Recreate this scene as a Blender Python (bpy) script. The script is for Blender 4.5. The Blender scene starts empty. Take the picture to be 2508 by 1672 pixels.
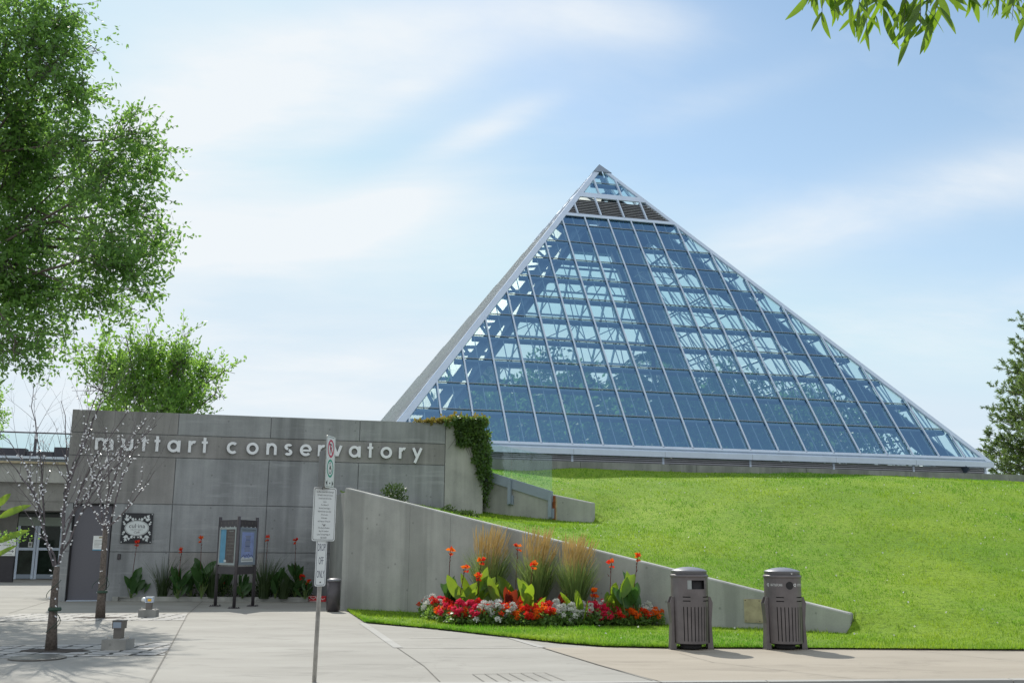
import bpy, math, random
import numpy as np
from mathutils import Vector, Matrix

rnd = random.Random(7)
nr = np.random.default_rng(11)
scene = bpy.context.scene
COL = scene.collection
rad = math.radians

# ------------------------------------------------------------------ camera
FPX, IW, IH = 2500.0, 2508.0, 1672.0
TH, RO, CZ = rad(11.4), rad(0.487), 1.5
_f = np.array([0, math.cos(TH), math.sin(TH)])
_u = np.array([0, -math.sin(TH), math.cos(TH)])
_r = np.array([1.0, 0, 0])
CR = math.cos(RO) * _r + math.sin(RO) * _u
CU = -math.sin(RO) * _r + math.cos(RO) * _u
CAMP = np.array([0, 0, CZ])
cam = bpy.data.cameras.new('camera')
cam.sensor_width = 36.0
cam.lens = FPX / IW * 36.0
cam.clip_start, cam.clip_end = 0.1, 3000
camo = bpy.data.objects.new('camera', cam)
COL.objects.link(camo)
M = Matrix.Identity(4)
for i in range(3):
    M[i][0], M[i][1], M[i][2], M[i][3] = CR[i], CU[i], -_f[i], CAMP[i]
camo.matrix_world = M
scene.camera = camo
KF = IW / 2352.0

def ray(x, y):
    x *= KF; y *= KF
    return CR * (x - IW / 2) / FPX + CU * (IH / 2 - y) / FPX + _f
def at(x, y, Y):                      # image point -> world point at world depth Y
    q = ray(x, y); return CAMP + q * (Y / q[1])
def gnd(x, y, z=0.0):                 # image point -> world point on the level z
    q = ray(x, y); return CAMP + q * ((z - CZ) / q[2])
def onplane(x, y, o, n):
    q = ray(x, y); return CAMP + q * (((o - CAMP) @ n) / (q @ n))

# ------------------------------------------------------------------ sun, sky, exposure
SUN_AZ, SUN_EL = rad(21.5), rad(45)            # sun stands ahead and to the left
SDIR = np.array([-math.sin(SUN_AZ) * math.cos(SUN_EL), math.cos(SUN_AZ) * math.cos(SUN_EL), math.sin(SUN_EL)])
sl = bpy.data.lights.new('sun', 'SUN')
sl.energy, sl.angle, sl.color = 4.6, rad(0.6), (1.0, 0.95, 0.86)
so = bpy.data.objects.new('sun', sl)
so.rotation_euler = Vector(-SDIR).to_track_quat('-Z', 'Y').to_euler()
so.location = (-10, 30, 40)
COL.objects.link(so)

W = bpy.data.worlds.new('World'); scene.world = W; W.use_nodes = True
nt = W.node_tree; nt.nodes.clear()
def N(tree, typ, **kw):
    n = tree.nodes.new(typ)
    for k, v in kw.items():
        if k in n.inputs: n.inputs[k].default_value = v
        else: setattr(n, k, v)
    return n
def LK(tree, a, b): tree.links.new(a, b)
def mth(tree, op, a, b=None, c=None):
    n = tree.nodes.new('ShaderNodeMath'); n.operation = op
    for i, v in enumerate((a, b, c)):
        if v is None: continue
        if isinstance(v, (int, float)): n.inputs[i].default_value = v
        else: tree.links.new(v, n.inputs[i])
    return n.outputs[0]
def ramp(tree, fac, stops):
    n = tree.nodes.new('ShaderNodeValToRGB')
    e = n.color_ramp.elements
    while len(e) < len(stops): e.new(0.5)
    for k, (p, c) in enumerate(stops):
        e[k].position = p
        e[k].color = (c, c, c, 1) if isinstance(c, (int, float)) else (*c, 1)
    tree.links.new(fac, n.inputs[0])
    return n.outputs[0]
def mixc(tree, fac, a, b):
    n = tree.nodes.new('ShaderNodeMix'); n.data_type = 'RGBA'
    for s, v in ((0, fac), (6, a), (7, b)):
        if isinstance(v, (int, float)): n.inputs[s].default_value = v
        elif isinstance(v, tuple): n.inputs[s].default_value = (*v, 1)
        else: tree.links.new(v, n.inputs[s])
    return n.outputs[2]

sky = N(nt, 'ShaderNodeTexSky', sky_type='NISHITA', sun_disc=False, sun_elevation=SUN_EL,
        sun_rotation=-SUN_AZ, air_density=1.0, dust_density=0.4, ozone_density=1.0)
tc = N(nt, 'ShaderNodeTexCoord')
sep = N(nt, 'ShaderNodeSeparateXYZ'); LK(nt, tc.outputs['Generated'], sep.inputs[0])
den = mth(nt, 'ADD', mth(nt, 'MAXIMUM', sep.outputs[2], 0.0), 0.22)
cx = mth(nt, 'DIVIDE', sep.outputs[0], den); cy = mth(nt, 'DIVIDE', sep.outputs[1], den)
cmb = N(nt, 'ShaderNodeCombineXYZ'); LK(nt, cx, cmb.inputs[0]); LK(nt, cy, cmb.inputs[1])
mp = N(nt, 'ShaderNodeMapping'); mp.inputs['Rotation'].default_value = (0, 0, rad(-28)); mp.inputs['Scale'].default_value = (0.55, 1.25, 1)
mp.inputs['Location'].default_value = (0.35, 0.2, 0)
LK(nt, cmb.outputs[0], mp.inputs[0])
n1 = N(nt, 'ShaderNodeTexNoise', Scale=1.35, Detail=8.0, Roughness=0.56, Distortion=0.7); LK(nt, mp.outputs[0], n1.inputs[0])
n2 = N(nt, 'ShaderNodeTexNoise', Scale=3.2, Detail=6.0, Roughness=0.6, Distortion=0.3); LK(nt, mp.outputs[0], n2.inputs[0])
# cloud banks by bearing: (bearing x/y, height z/y, half width, half height, tilt, strength)
yy = mth(nt, 'MAXIMUM', sep.outputs[1], 0.05)
ca = mth(nt, 'DIVIDE', sep.outputs[0], yy); cb = mth(nt, 'DIVIDE', sep.outputs[2], yy)
def bank(x, y, hw, hh, tilt, s):
    q = ray(x, y); a0, b0 = q[0] / q[1], q[2] / q[1]; c, s_ = math.cos(rad(tilt)), math.sin(rad(tilt))
    da = mth(nt, 'SUBTRACT', ca, a0); db = mth(nt, 'SUBTRACT', cb, b0)
    u_ = mth(nt, 'MULTIPLY', mth(nt, 'MULTIPLY_ADD', db, s_, mth(nt, 'MULTIPLY', da, c)), 1 / hw)
    v_ = mth(nt, 'MULTIPLY', mth(nt, 'MULTIPLY_ADD', da, -s_, mth(nt, 'MULTIPLY', db, c)), 1 / hh)
    e = mth(nt, 'EXPONENT', mth(nt, 'MULTIPLY', mth(nt, 'MULTIPLY_ADD', u_, u_, mth(nt, 'MULTIPLY', v_, v_)), -1.0))
    return mth(nt, 'MULTIPLY', e, s)
tot = None
for bk in ((620, 200, .20, .055, 14, .75), (330, 330, .16, .10, 10, .62), (640, 560, .22, .05, 8, .55), (900, 470, .12, .03, 24, .45), (1110, 300, .075, .016, 27, .60), (1380, 40, .11, .034, -8, .55),
           (1960, 500, .20, .034, 15, .60), (2330, 400, .12, .04, 12, .42), (760, 80, .22, .04, 6, .45), (1250, 860, .5, .07, 4, .35), (2050, 760, .25, .05, 6, .35), (500, 800, .35, .09, 0, .55), (1700, 210, .10, .02, 20, .22), (900, 230, .10, .02, 30, .35)):
    v = bank(*bk); tot = v if tot is None else mth(nt, 'ADD', tot, v)
wis = ramp(nt, mth(nt, 'ADD', mth(nt, 'MULTIPLY', n1.outputs[0], 0.55), mth(nt, 'MULTIPLY', n2.outputs[0], 0.45)), [(0.36, 0.25), (0.52, 0.95), (0.64, 1.5)])
front = mth(nt, 'MULTIPLY', tot, wis)
loose = mth(nt, 'MULTIPLY', ramp(nt, n1.outputs[0], [(0.50, 0.0), (0.68, 1.0)]), 0.22)
back = ramp(nt, mth(nt, 'MULTIPLY_ADD', sep.outputs[1], -0.5, 0.5), [(0.22, 0.0), (0.50, 0.45), (0.68, 0.95)])   # bright cloud added out of view, overhead and behind, to fill the shade
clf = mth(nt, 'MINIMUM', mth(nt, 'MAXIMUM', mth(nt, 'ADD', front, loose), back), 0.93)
hz = ramp(nt, sep.outputs[2], [(0.0, 0.85), (0.14, 0.50), (0.30, 0.26), (0.5, 0.08)])      # pale air low over the horizon
skc = N(nt, 'ShaderNodeVectorMath', operation='SCALE'); LK(nt, sky.outputs[0], skc.inputs[0]); skc.inputs['Scale'].default_value = 0.14
tnt = N(nt, 'ShaderNodeVectorMath', operation='MULTIPLY'); LK(nt, skc.outputs[0], tnt.inputs[0]); tnt.inputs[1].default_value = (0.96, 1.06, 1.02)
cap = N(nt, 'ShaderNodeVectorMath', operation='MINIMUM'); LK(nt, tnt.outputs[0], cap.inputs[0]); cap.inputs[1].default_value = (0.66, 0.83, 0.96)
c1 = mixc(nt, hz, cap.outputs[0], (0.70, 0.81, 0.90))
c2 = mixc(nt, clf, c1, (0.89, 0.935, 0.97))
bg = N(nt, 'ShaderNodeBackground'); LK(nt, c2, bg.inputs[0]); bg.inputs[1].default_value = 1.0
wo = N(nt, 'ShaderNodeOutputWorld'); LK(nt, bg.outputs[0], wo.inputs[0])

scene.view_settings.view_transform = 'Standard'
scene.view_settings.look = 'None'
scene.view_settings.exposure = 0.0
scene.view_settings.gamma = 1.0
scene.render.engine = 'CYCLES'
scene.cycles.transparent_max_bounces = 32
scene.cycles.max_bounces = 8
scene.cycles.use_denoising = True

# ------------------------------------------------------------------ materials
MATS = {}
def newmat(name):
    m = bpy.data.materials.new(name); m.use_nodes = True
    t = m.node_tree; t.nodes.clear()
    o = t.nodes.new('ShaderNodeOutputMaterial')
    MATS[name] = m
    return m, t, o
def pm(name, col, rough=0.6, metal=0.0, var=0.12, scale=6.0, bump=0.0, bscale=60.0, spec=0.5, emit=None):
    """principled surface with a two-scale noise in its own colour"""
    m, t, o = newmat(name)
    b = t.nodes.new('ShaderNodeBsdfPrincipled')
    b.inputs['Roughness'].default_value = rough; b.inputs['Metallic'].default_value = metal
    b.inputs['Specular IOR Level'].default_value = spec
    g = t.nodes.new('ShaderNodeTexCoord')
    n = N(t, 'ShaderNodeTexNoise', Scale=scale, Detail=5.0, Roughness=0.6); LK(t, g.outputs['Object'], n.inputs[0])
    lo = tuple(c * (1 - var) for c in col); hi = tuple(min(1, c * (1 + var)) for c in col)
    c = ramp(t, n.outputs[0], [(0.3, lo), (0.7, hi)])
    LK(t, c, b.inputs['Base Color'])
    if bump:
        n3 = N(t, 'ShaderNodeTexNoise', Scale=bscale, Detail=3.0); LK(t, g.outputs['Object'], n3.inputs[0])
        bp = N(t, 'ShaderNodeBump', Strength=bump, Distance=0.01); LK(t, n3.outputs[0], bp.inputs['Height'])
        LK(t, bp.outputs[0], b.inputs['Normal'])
    if emit:
        b.inputs['Emission Color'].default_value = (*emit[0], 1); b.inputs['Emission Strength'].default_value = emit[1]
    LK(t, b.outputs[0], o.inputs[0])
    return m
def leafmat(name, c0, c1, trans, tf=0.45, rough=0.45, scale=1.2):
    """leaf: diffuse colour varies from clump to clump, light passes through"""
    m, t, o = newmat(name)
    g = t.nodes.new('ShaderNodeTexCoord')
    n = N(t, 'ShaderNodeTexNoise', Scale=scale, Detail=4.0, Roughness=0.7); LK(t, g.outputs['Object'], n.inputs[0])
    f = ramp(t, n.outputs[0], [(0.32, 0.0), (0.68, 1.0)])
    c = mixc(t, f, c0, c1)
    b = N(t, 'ShaderNodeBsdfPrincipled', Roughness=rough); LK(t, c, b.inputs['Base Color'])
    tr = N(t, 'ShaderNodeBsdfTranslucent'); tcn = mixc(t, f, tuple(x * 0.75 for x in trans), trans); LK(t, tcn, tr.inputs[0])
    mx = N(t, 'ShaderNodeMixShader'); mx.inputs[0].default_value = tf
    LK(t, b.outputs[0], mx.inputs[1]); LK(t, tr.outputs[0], mx.inputs[2]); LK(t, mx.outputs[0], o.inputs[0])
    return m
def concrete(name, dark, light, streak=0.5, pits=True, coord='Object', smear=0.0, hscale=1.0):
    """cast concrete: broad clouding, vertical run-off streaks, small pits"""
    m, t, o = newmat(name)
    g = t.nodes.new('ShaderNodeTexCoord')
    b = N(t, 'ShaderNodeBsdfPrincipled', Roughness=0.85)
    n1 = N(t, 'ShaderNodeTexNoise', Scale=0.9 * hscale, Detail=6.0, Roughness=0.62); LK(t, g.outputs[coord], n1.inputs[0])
    mp = N(t, 'ShaderNodeMapping'); mp.inputs['Scale'].default_value = (2.6, 2.6, 0.16); LK(t, g.outputs[coord], mp.inputs[0])
    n2 = N(t, 'ShaderNodeTexNoise', Scale=1.0, Detail=5.0, Roughness=0.6); LK(t, mp.outputs[0], n2.inputs[0])
    n3 = N(t, 'ShaderNodeTexNoise', Scale=38.0, Detail=3.0, Roughness=0.7); LK(t, g.outputs[coord], n3.inputs[0])
    s = mth(t, 'ADD', mth(t, 'MULTIPLY', n1.outputs[0], 1 - streak), mth(t, 'MULTIPLY', n2.outputs[0], streak))
    s = mth(t, 'ADD', mth(t, 'MULTIPLY', s, 0.86), mth(t, 'MULTIPLY', n3.outputs[0], 0.14))
    c = ramp(t, s, [(0.40, dark), (0.60, light)])
    st_ = N(t, 'ShaderNodeMapping'); st_.inputs['Scale'].default_value = (1.1, 1.1, 0.07); LK(t, g.outputs[coord], st_.inputs[0])
    n6 = N(t, 'ShaderNodeTexNoise', Scale=1.6, Detail=4.0, Roughness=0.55); LK(t, st_.outputs[0], n6.inputs[0])
    c = mixc(t, mth(t, 'MULTIPLY', ramp(t, n6.outputs[0], [(0.52, 0.0), (0.62, 1.0)]), 0.45), c, tuple(x * 0.72 for x in dark))
    if smear:
        mp2 = N(t, 'ShaderNodeMapping'); mp2.inputs['Scale'].default_value = (0.5, 0.5, 5.0); LK(t, g.outputs[coord], mp2.inputs[0])
        n5 = N(t, 'ShaderNodeTexNoise', Scale=1.3, Detail=5.0, Roughness=0.6); LK(t, mp2.outputs[0], n5.inputs[0])
        c = mixc(t, mth(t, 'MULTIPLY', ramp(t, n5.outputs[0], [(0.56, 0.0), (0.68, 1.0)]), smear), c, tuple(min(1, x * 1.35) for x in light))
    if pits:
        v = N(t, 'ShaderNodeTexVoronoi', Scale=3.3); LK(t, g.outputs[coord], v.inputs[0])
        c = mixc(t, mth(t, 'MULTIPLY', ramp(t, v.outputs[0], [(0.06, 1.0), (0.11, 0.0)]), 0.45), c, tuple(x * 0.45 for x in dark))
    LK(t, c, b.inputs['Base Color'])
    bp = N(t, 'ShaderNodeBump', Strength=0.25, Distance=0.01); LK(t, n3.outputs[0], bp.inputs['Height']); LK(t, bp.outputs[0], b.inputs['Normal'])
    LK(t, b.outputs[0], o.inputs[0])
    return m
def glassmat(name, tint, refl, rfac0, rfac1, rough=0.01):
    """coated pane: see-through with a tint, mirrors the sky more at a glancing look"""
    m, t, o = newmat(name)
    tr = N(t, 'ShaderNodeBsdfTransparent'); tr.inputs[0].default_value = (*tint, 1)
    gl = N(t, 'ShaderNodeBsdfGlossy', Roughness=rough); gl.inputs[0].default_value = (*refl, 1)
    lw = N(t, 'ShaderNodeLayerWeight', Blend=0.35)
    f = ramp(t, lw.outputs['Facing'], [(0.0, rfac0), (0.55, rfac0 * 1.15), (1.0, rfac1)])
    mx = t.nodes.new('ShaderNodeMixShader'); LK(t, f, mx.inputs[0]); LK(t, tr.outputs[0], mx.inputs[1]); LK(t, gl.outputs[0], mx.inputs[2])
    LK(t, mx.outputs[0], o.inputs[0])
    return m

m_wall = concrete('entrance concrete', (0.205, 0.218, 0.228), (0.335, 0.352, 0.364), 0.55, smear=0.3)
m_wallb = concrete('entrance concrete warm', (0.198, 0.198, 0.196), (0.315, 0.312, 0.308), 0.6, smear=0.15)
m_wall2 = concrete('pale concrete', (0.27, 0.28, 0.265), (0.42, 0.425, 0.40), 0.35)
m_ret = concrete('retaining concrete', (0.27, 0.28, 0.265), (0.40, 0.41, 0.385), 0.42)
m_para = concrete('parapet concrete', (0.17, 0.18, 0.175), (0.28, 0.29, 0.28), 0.45)
m_block = concrete('block concrete', (0.20, 0.20, 0.19), (0.31, 0.31, 0.29), 0.2)
m_alu = pm('pale aluminium', (0.56, 0.65, 0.78), 0.45, 0.1, 0.05, 2.0)
m_mid = pm('mid grey aluminium', (0.58, 0.61, 0.63), 0.5, 0.2, 0.08, 2.0)  # greyer aluminium, used on the pyramid's left face alone
m_alud = pm('dull aluminium', (0.27, 0.325, 0.39), 0.5, 0.3, 0.06, 2.0)
m_struct = pm('painted steel', (0.34, 0.41, 0.47), 0.55, 0.1, 0.06, 2.0)
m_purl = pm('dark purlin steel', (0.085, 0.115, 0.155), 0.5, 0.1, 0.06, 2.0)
m_louv = pm('louvre metal', (0.34, 0.35, 0.38), 0.5, 0.3, 0.1, 3.0)
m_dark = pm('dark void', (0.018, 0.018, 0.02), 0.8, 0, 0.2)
m_glass = glassmat('greenhouse glass', (0.87, 1.0, 0.945), (0.34, 0.63, 1.0), 0.35, 0.85)
m_glassb = glassmat('greenhouse back glass', (0.92, 1.0, 0.96), (0.7, 0.85, 1.0), 0.04, 0.3)
m_rail = glassmat('railing glass', (0.89, 0.955, 0.945), (0.8, 0.95, 1.0), 0.035, 0.3)
m_doorgl = pm('door glass', (0.018, 0.028, 0.022), 0.08, 0, 0.6, 2.5, spec=0.22)
m_door = pm('grey steel door', (0.115, 0.115, 0.135), 0.55, 0.1, 0.05, 30)
m_letter = pm('brushed letters', (0.72, 0.75, 0.78), 0.45, 0.4, 0.04)
m_lside = pm('letter sides', (0.10, 0.11, 0.14), 0.5, 0.2)
m_black = pm('black panel', (0.012, 0.014, 0.02), 0.35, 0, 0.1)
m_pale = pm('pale print', (0.60, 0.65, 0.66), 0.5, 0, 0.05)
m_white = pm('white enamel', (0.74, 0.77, 0.76), 0.4, 0, 0.04, 8)
m_ink = pm('black ink', (0.02, 0.02, 0.025), 0.5)
m_inkb = pm('blue black ink', (0.03, 0.035, 0.09), 0.5)
m_inkg = pm('grey ink', (0.20, 0.21, 0.21), 0.5)
m_red = pm('red enamel', (0.55, 0.03, 0.10), 0.45)
m_green = pm('green enamel', (0.01, 0.30, 0.22), 0.45)
m_galv = pm('galvanised post', (0.46, 0.45, 0.42), 0.45, 0.35, 0.2, 14)
m_back = pm('sign back', (0.15, 0.14, 0.13), 0.45, 0.5, 0.2, 4)
m_bin = pm('bin paint', (0.132, 0.118, 0.120), 0.45, 0.15, 0.16, 5, 0.1, 300)
m_lid = pm('bin lid', (0.22, 0.225, 0.25), 0.4, 0.2, 0.08, 8)
m_flap = pm('grey flap', (0.30, 0.33, 0.33), 0.5)
m_brass = pm('brass plate', (0.38, 0.33, 0.22), 0.45, 0.35, 0.25, 5)
m_bronze = pm('bronze paint', (0.075, 0.068, 0.075), 0.45, 0.3, 0.12, 9)
m_blue = pm('poster blue', (0.10, 0.30, 0.46), 0.5)
m_poster = pm('poster lilac', (0.25, 0.32, 0.58), 0.5, 0, 0.18, 4)
m_brown = pm('poster brown', (0.09, 0.075, 0.07), 0.5, 0, 0.5, 12)
m_frame = pm('poster frame', (0.36, 0.41, 0.41), 0.45, 0.2)
m_cream = pm('cream board', (0.30, 0.36, 0.31), 0.55, 0, 0.08)
m_orange = pm('yellow label', (0.75, 0.42, 0.02), 0.5)
m_carton = pm('red carton', (0.55, 0.012, 0.02), 0.35)
m_bark = pm('grey bark', (0.12, 0.10, 0.085), 0.9, 0, 0.45, 30, 0.9, 60)
m_barkd = pm('twig bark', (0.125, 0.108, 0.115), 0.85, 0, 0.3, 20)
m_bulb = pm('white bulb', (0.85, 0.86, 0.88), 0.25)
m_cord = pm('green cord', (0.02, 0.05, 0.03), 0.6)
m_soil = pm('soil', (0.045, 0.035, 0.028), 0.95, 0, 0.4, 12, 0.6, 40)
m_rust = pm('rust stain', (0.23, 0.07, 0.02), 0.85, 0, 0.4, 9)
m_rock = pm('dark planter', (0.035, 0.033, 0.04), 0.6)
m_asph = pm('asphalt', (0.055, 0.052, 0.050), 0.9, 0, 0.25, 14, 0.5, 120)
m_elm = leafmat('elm leaves', (0.050, 0.125, 0.042), (0.155, 0.28, 0.075), (0.33, 0.60, 0.11), 0.5, scale=0.7)
m_bush = leafmat('bright leaves', (0.06, 0.15, 0.04), (0.19, 0.34, 0.075), (0.42, 0.72, 0.11), 0.5, scale=1.1)
m_pine = leafmat('pine needles', (0.075, 0.12, 0.07), (0.17, 0.25, 0.075), (0.26, 0.40, 0.09), 0.4, scale=0.8)
m_willow = leafmat('willow leaves', (0.06, 0.12, 0.018), (0.09, 0.17, 0.025), (0.30, 0.50, 0.025), 0.5, 0.38, scale=9)
m_vine = leafmat('vine leaves', (0.05, 0.10, 0.04), (0.11, 0.19, 0.055), (0.28, 0.44, 0.07), 0.42, scale=2.2)
m_vinered = leafmat('autumn vine leaves', (0.13, 0.15, 0.03), (0.22, 0.12, 0.045), (0.38, 0.32, 0.06), 0.4, scale=2.5)
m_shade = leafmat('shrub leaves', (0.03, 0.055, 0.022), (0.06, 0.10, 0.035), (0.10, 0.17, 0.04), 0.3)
m_house = leafmat('hothouse leaves', (0.05, 0.13, 0.06), (0.11, 0.25, 0.09), (0.20, 0.42, 0.12), 0.4, scale=0.7)
m_canna = leafmat('canna leaves', (0.075, 0.16, 0.02), (0.12, 0.23, 0.03), (0.36, 0.52, 0.03), 0.5, 0.4, scale=2.5)
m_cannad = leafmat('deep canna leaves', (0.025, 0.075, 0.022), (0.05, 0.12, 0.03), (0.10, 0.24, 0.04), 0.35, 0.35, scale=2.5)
m_cannar = leafmat('bronze canna leaves', (0.05, 0.018, 0.02), (0.13, 0.03, 0.02), (0.42, 0.06, 0.02), 0.4, 0.4, scale=3)
m_flor = leafmat('orange petals', (0.80, 0.11, 0.01), (0.88, 0.20, 0.015), (0.95, 0.22, 0.015), 0.5, scale=7)
m_florr = leafmat('red petals', (0.68, 0.015, 0.012), (0.82, 0.045, 0.025), (0.9, 0.05, 0.03), 0.45, scale=7)
m_flop = leafmat('crimson petals', (0.68, 0.015, 0.07), (0.80, 0.04, 0.13), (0.9, 0.06, 0.16), 0.45, scale=7)
m_flow = leafmat('white petals', (0.62, 0.63, 0.60), (0.72, 0.73, 0.70), (0.7, 0.7, 0.66), 0.3, scale=7)
m_gera = leafmat('geranium leaves', (0.075, 0.15, 0.045), (0.14, 0.25, 0.065), (0.32, 0.52, 0.09), 0.45, scale=4)
m_reed = leafmat('reed blades', (0.12, 0.20, 0.07), (0.20, 0.29, 0.10), (0.38, 0.52, 0.14), 0.45, scale=3)
m_plume = leafmat('tan plumes', (0.60, 0.47, 0.22), (0.72, 0.58, 0.30), (0.80, 0.64, 0.30), 0.5, scale=3)
m_blade = leafmat('grass blades', (0.12, 0.26, 0.012), (0.22, 0.35, 0.02), (0.38, 0.62, 0.025), 0.5, 0.5, scale=1.4)

def groundmat(name, dark, light, speck=0.1, scale=0.6, spk=160, cracks=False):
    m, t, o = newmat(name)
    g = t.nodes.new('ShaderNodeTexCoord')
    b = N(t, 'ShaderNodeBsdfPrincipled', Roughness=0.88)
    mp = N(t, 'ShaderNodeMapping'); mp.inputs['Scale'].default_value = (0.55, 1.3, 1); LK(t, g.outputs['Object'], mp.inputs[0])
    n1 = N(t, 'ShaderNodeTexNoise', Scale=scale, Detail=7.0, Roughness=0.62); LK(t, mp.outputs[0], n1.inputs[0])
    n2 = N(t, 'ShaderNodeTexNoise', Scale=spk, Detail=2.0, Roughness=0.7); LK(t, g.outputs['Object'], n2.inputs[0])
    s = mth(t, 'ADD', mth(t, 'MULTIPLY', n1.outputs[0], 1 - speck), mth(t, 'MULTIPLY', n2.outputs[0], speck))
    c = ramp(t, s, [(0.34, dark), (0.66, light)])
    n7 = N(t, 'ShaderNodeTexNoise', Scale=1.5, Detail=6.0, Roughness=0.7, Distortion=0.8); LK(t, mp.outputs[0], n7.inputs[0])
    c = mixc(t, mth(t, 'MULTIPLY', ramp(t, n7.outputs[0], [(0.53, 0.0), (0.68, 1.0)]), 0.55), c, tuple(x * 0.72 for x in dark))
    vc = N(t, 'ShaderNodeTexVoronoi', Scale=0.16, feature='DISTANCE_TO_EDGE'); ncr = N(t, 'ShaderNodeTexNoise', Scale=1.2, Detail=5.0); LK(t, g.outputs['Object'], ncr.inputs[0])
    adc = N(t, 'ShaderNodeVectorMath', operation='MULTIPLY_ADD'); LK(t, ncr.outputs['Color'], adc.inputs[0]); adc.inputs[1].default_value = (1.2, 1.2, 0); LK(t, g.outputs['Object'], adc.inputs[2]); LK(t, adc.outputs[0], vc.inputs[0])
    c = mixc(t, mth(t, 'MULTIPLY', ramp(t, vc.outputs[0], [(0.0010, 1.0), (0.0022, 0.0)]), 0.12), c, tuple(x * 0.45 for x in dark))
    v = N(t, 'ShaderNodeTexVoronoi', Scale=1.1); LK(t, g.outputs['Object'], v.inputs[0])
    c = mixc(t, mth(t, 'MULTIPLY', ramp(t, v.outputs[0], [(0.018, 1.0), (0.035, 0.0)]), 0.5), c, tuple(x * 0.4 for x in dark))
    LK(t, c, b.inputs['Base Color'])
    bp = N(t, 'ShaderNodeBump', Strength=0.2, Distance=0.006); LK(t, n2.outputs[0], bp.inputs['Height']); LK(t, bp.outputs[0], b.inputs['Normal'])
    LK(t, b.outputs[0], o.inputs[0])
    return m
m_plaza = groundmat('plaza concrete', (0.26, 0.25, 0.225), (0.335, 0.325, 0.295))
m_band = groundmat('pale concrete band', (0.32, 0.315, 0.295), (0.39, 0.385, 0.365))
m_walk = groundmat('pebbled pavement', (0.285, 0.25, 0.20), (0.375, 0.333, 0.272), 0.3, 0.6, 70)
m_joint = pm('joint filler', (0.17, 0.16, 0.14), 0.9)
m_jointp = pm('pale joint', (0.52, 0.51, 0.48), 0.9)
m_earth = groundmat('far ground', (0.10, 0.12, 0.05), (0.17, 0.19, 0.08), 0.2, 0.05, 3)

def lawnmat():
    m, t, o = newmat('mown lawn')
    g = t.nodes.new('ShaderNodeTexCoord')
    b = N(t, 'ShaderNodeBsdfPrincipled', Roughness=0.8)
    b.inputs['Specular IOR Level'].default_value = 0.2
    n1 = N(t, 'ShaderNodeTexNoise', Scale=0.35, Detail=5.0, Roughness=0.6); LK(t, g.outputs['Object'], n1.inputs[0])
    n2 = N(t, 'ShaderNodeTexNoise', Scale=9.0, Detail=6.0, Roughness=0.75); LK(t, g.outputs['Object'], n2.inputs[0])
    c1 = mixc(t, ramp(t, n1.outputs[0], [(0.35, 0.0), (0.65, 1.0)]), (0.15, 0.28, 0.014), (0.23, 0.35, 0.024))
    c2 = mixc(t, ramp(t, n2.outputs[0], [(0.36, 0.62), (0.5, 0.0)]), c1, (0.045, 0.10, 0.008))
    c3 = mixc(t, ramp(t, n2.outputs[0], [(0.6, 0.0), (0.75, 0.5)]), c2, (0.26, 0.33, 0.05))
    LK(t, c3, b.inputs['Base Color'])
    bp = N(t, 'ShaderNodeBump', Strength=0.8, Distance=0.08); LK(t, n2.outputs[0], bp.inputs['Height']); LK(t, bp.outputs[0], b.inputs['Normal'])
    LK(t, b.outputs[0], o.inputs[0])
    return m
m_lawn = lawnmat()
def blademat():
    m, t, o = newmat('grass blades'); g = t.nodes.new('ShaderNodeTexCoord')
    na = N(t, 'ShaderNodeTexNoise', Scale=0.22, Detail=4.0, Roughness=0.6); LK(t, g.outputs['Object'], na.inputs[0])
    nb_ = N(t, 'ShaderNodeTexNoise', Scale=2.4, Detail=5.0, Roughness=0.7); LK(t, g.outputs['Object'], nb_.inputs[0])
    nc_ = N(t, 'ShaderNodeTexNoise', Scale=14.0, Detail=2.0, Roughness=0.7); LK(t, g.outputs['Object'], nc_.inputs[0])
    c = mixc(t, ramp(t, na.outputs[0], [(0.40, 0.0), (0.60, 1.0)]), (0.105, 0.255, 0.014), (0.235, 0.335, 0.024))
    c = mixc(t, ramp(t, nb_.outputs[0], [(0.38, 0.55), (0.50, 0.0)]), c, (0.055, 0.15, 0.010))
    c = mixc(t, ramp(t, nb_.outputs[0], [(0.58, 0.0), (0.72, 0.6)]), c, (0.34, 0.38, 0.07))
    c = mixc(t, ramp(t, nc_.outputs[0], [(0.36, 0.6), (0.5, 0.0)]), c, (0.03, 0.09, 0.006))
    b = N(t, 'ShaderNodeBsdfPrincipled', Roughness=0.5); LK(t, c, b.inputs['Base Color'])
    sc_ = N(t, 'ShaderNodeVectorMath', operation='SCALE'); LK(t, c, sc_.inputs[0]); sc_.inputs['Scale'].default_value = 1.75
    tr = N(t, 'ShaderNodeBsdfTranslucent'); LK(t, sc_.outputs[0], tr.inputs[0])
    mx = N(t, 'ShaderNodeMixShader'); mx.inputs[0].default_value = 0.5
    LK(t, b.outputs[0], mx.inputs[1]); LK(t, tr.outputs[0], mx.inputs[2]); LK(t, mx.outputs[0], o.inputs[0]); return m
m_blade = blademat()

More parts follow.
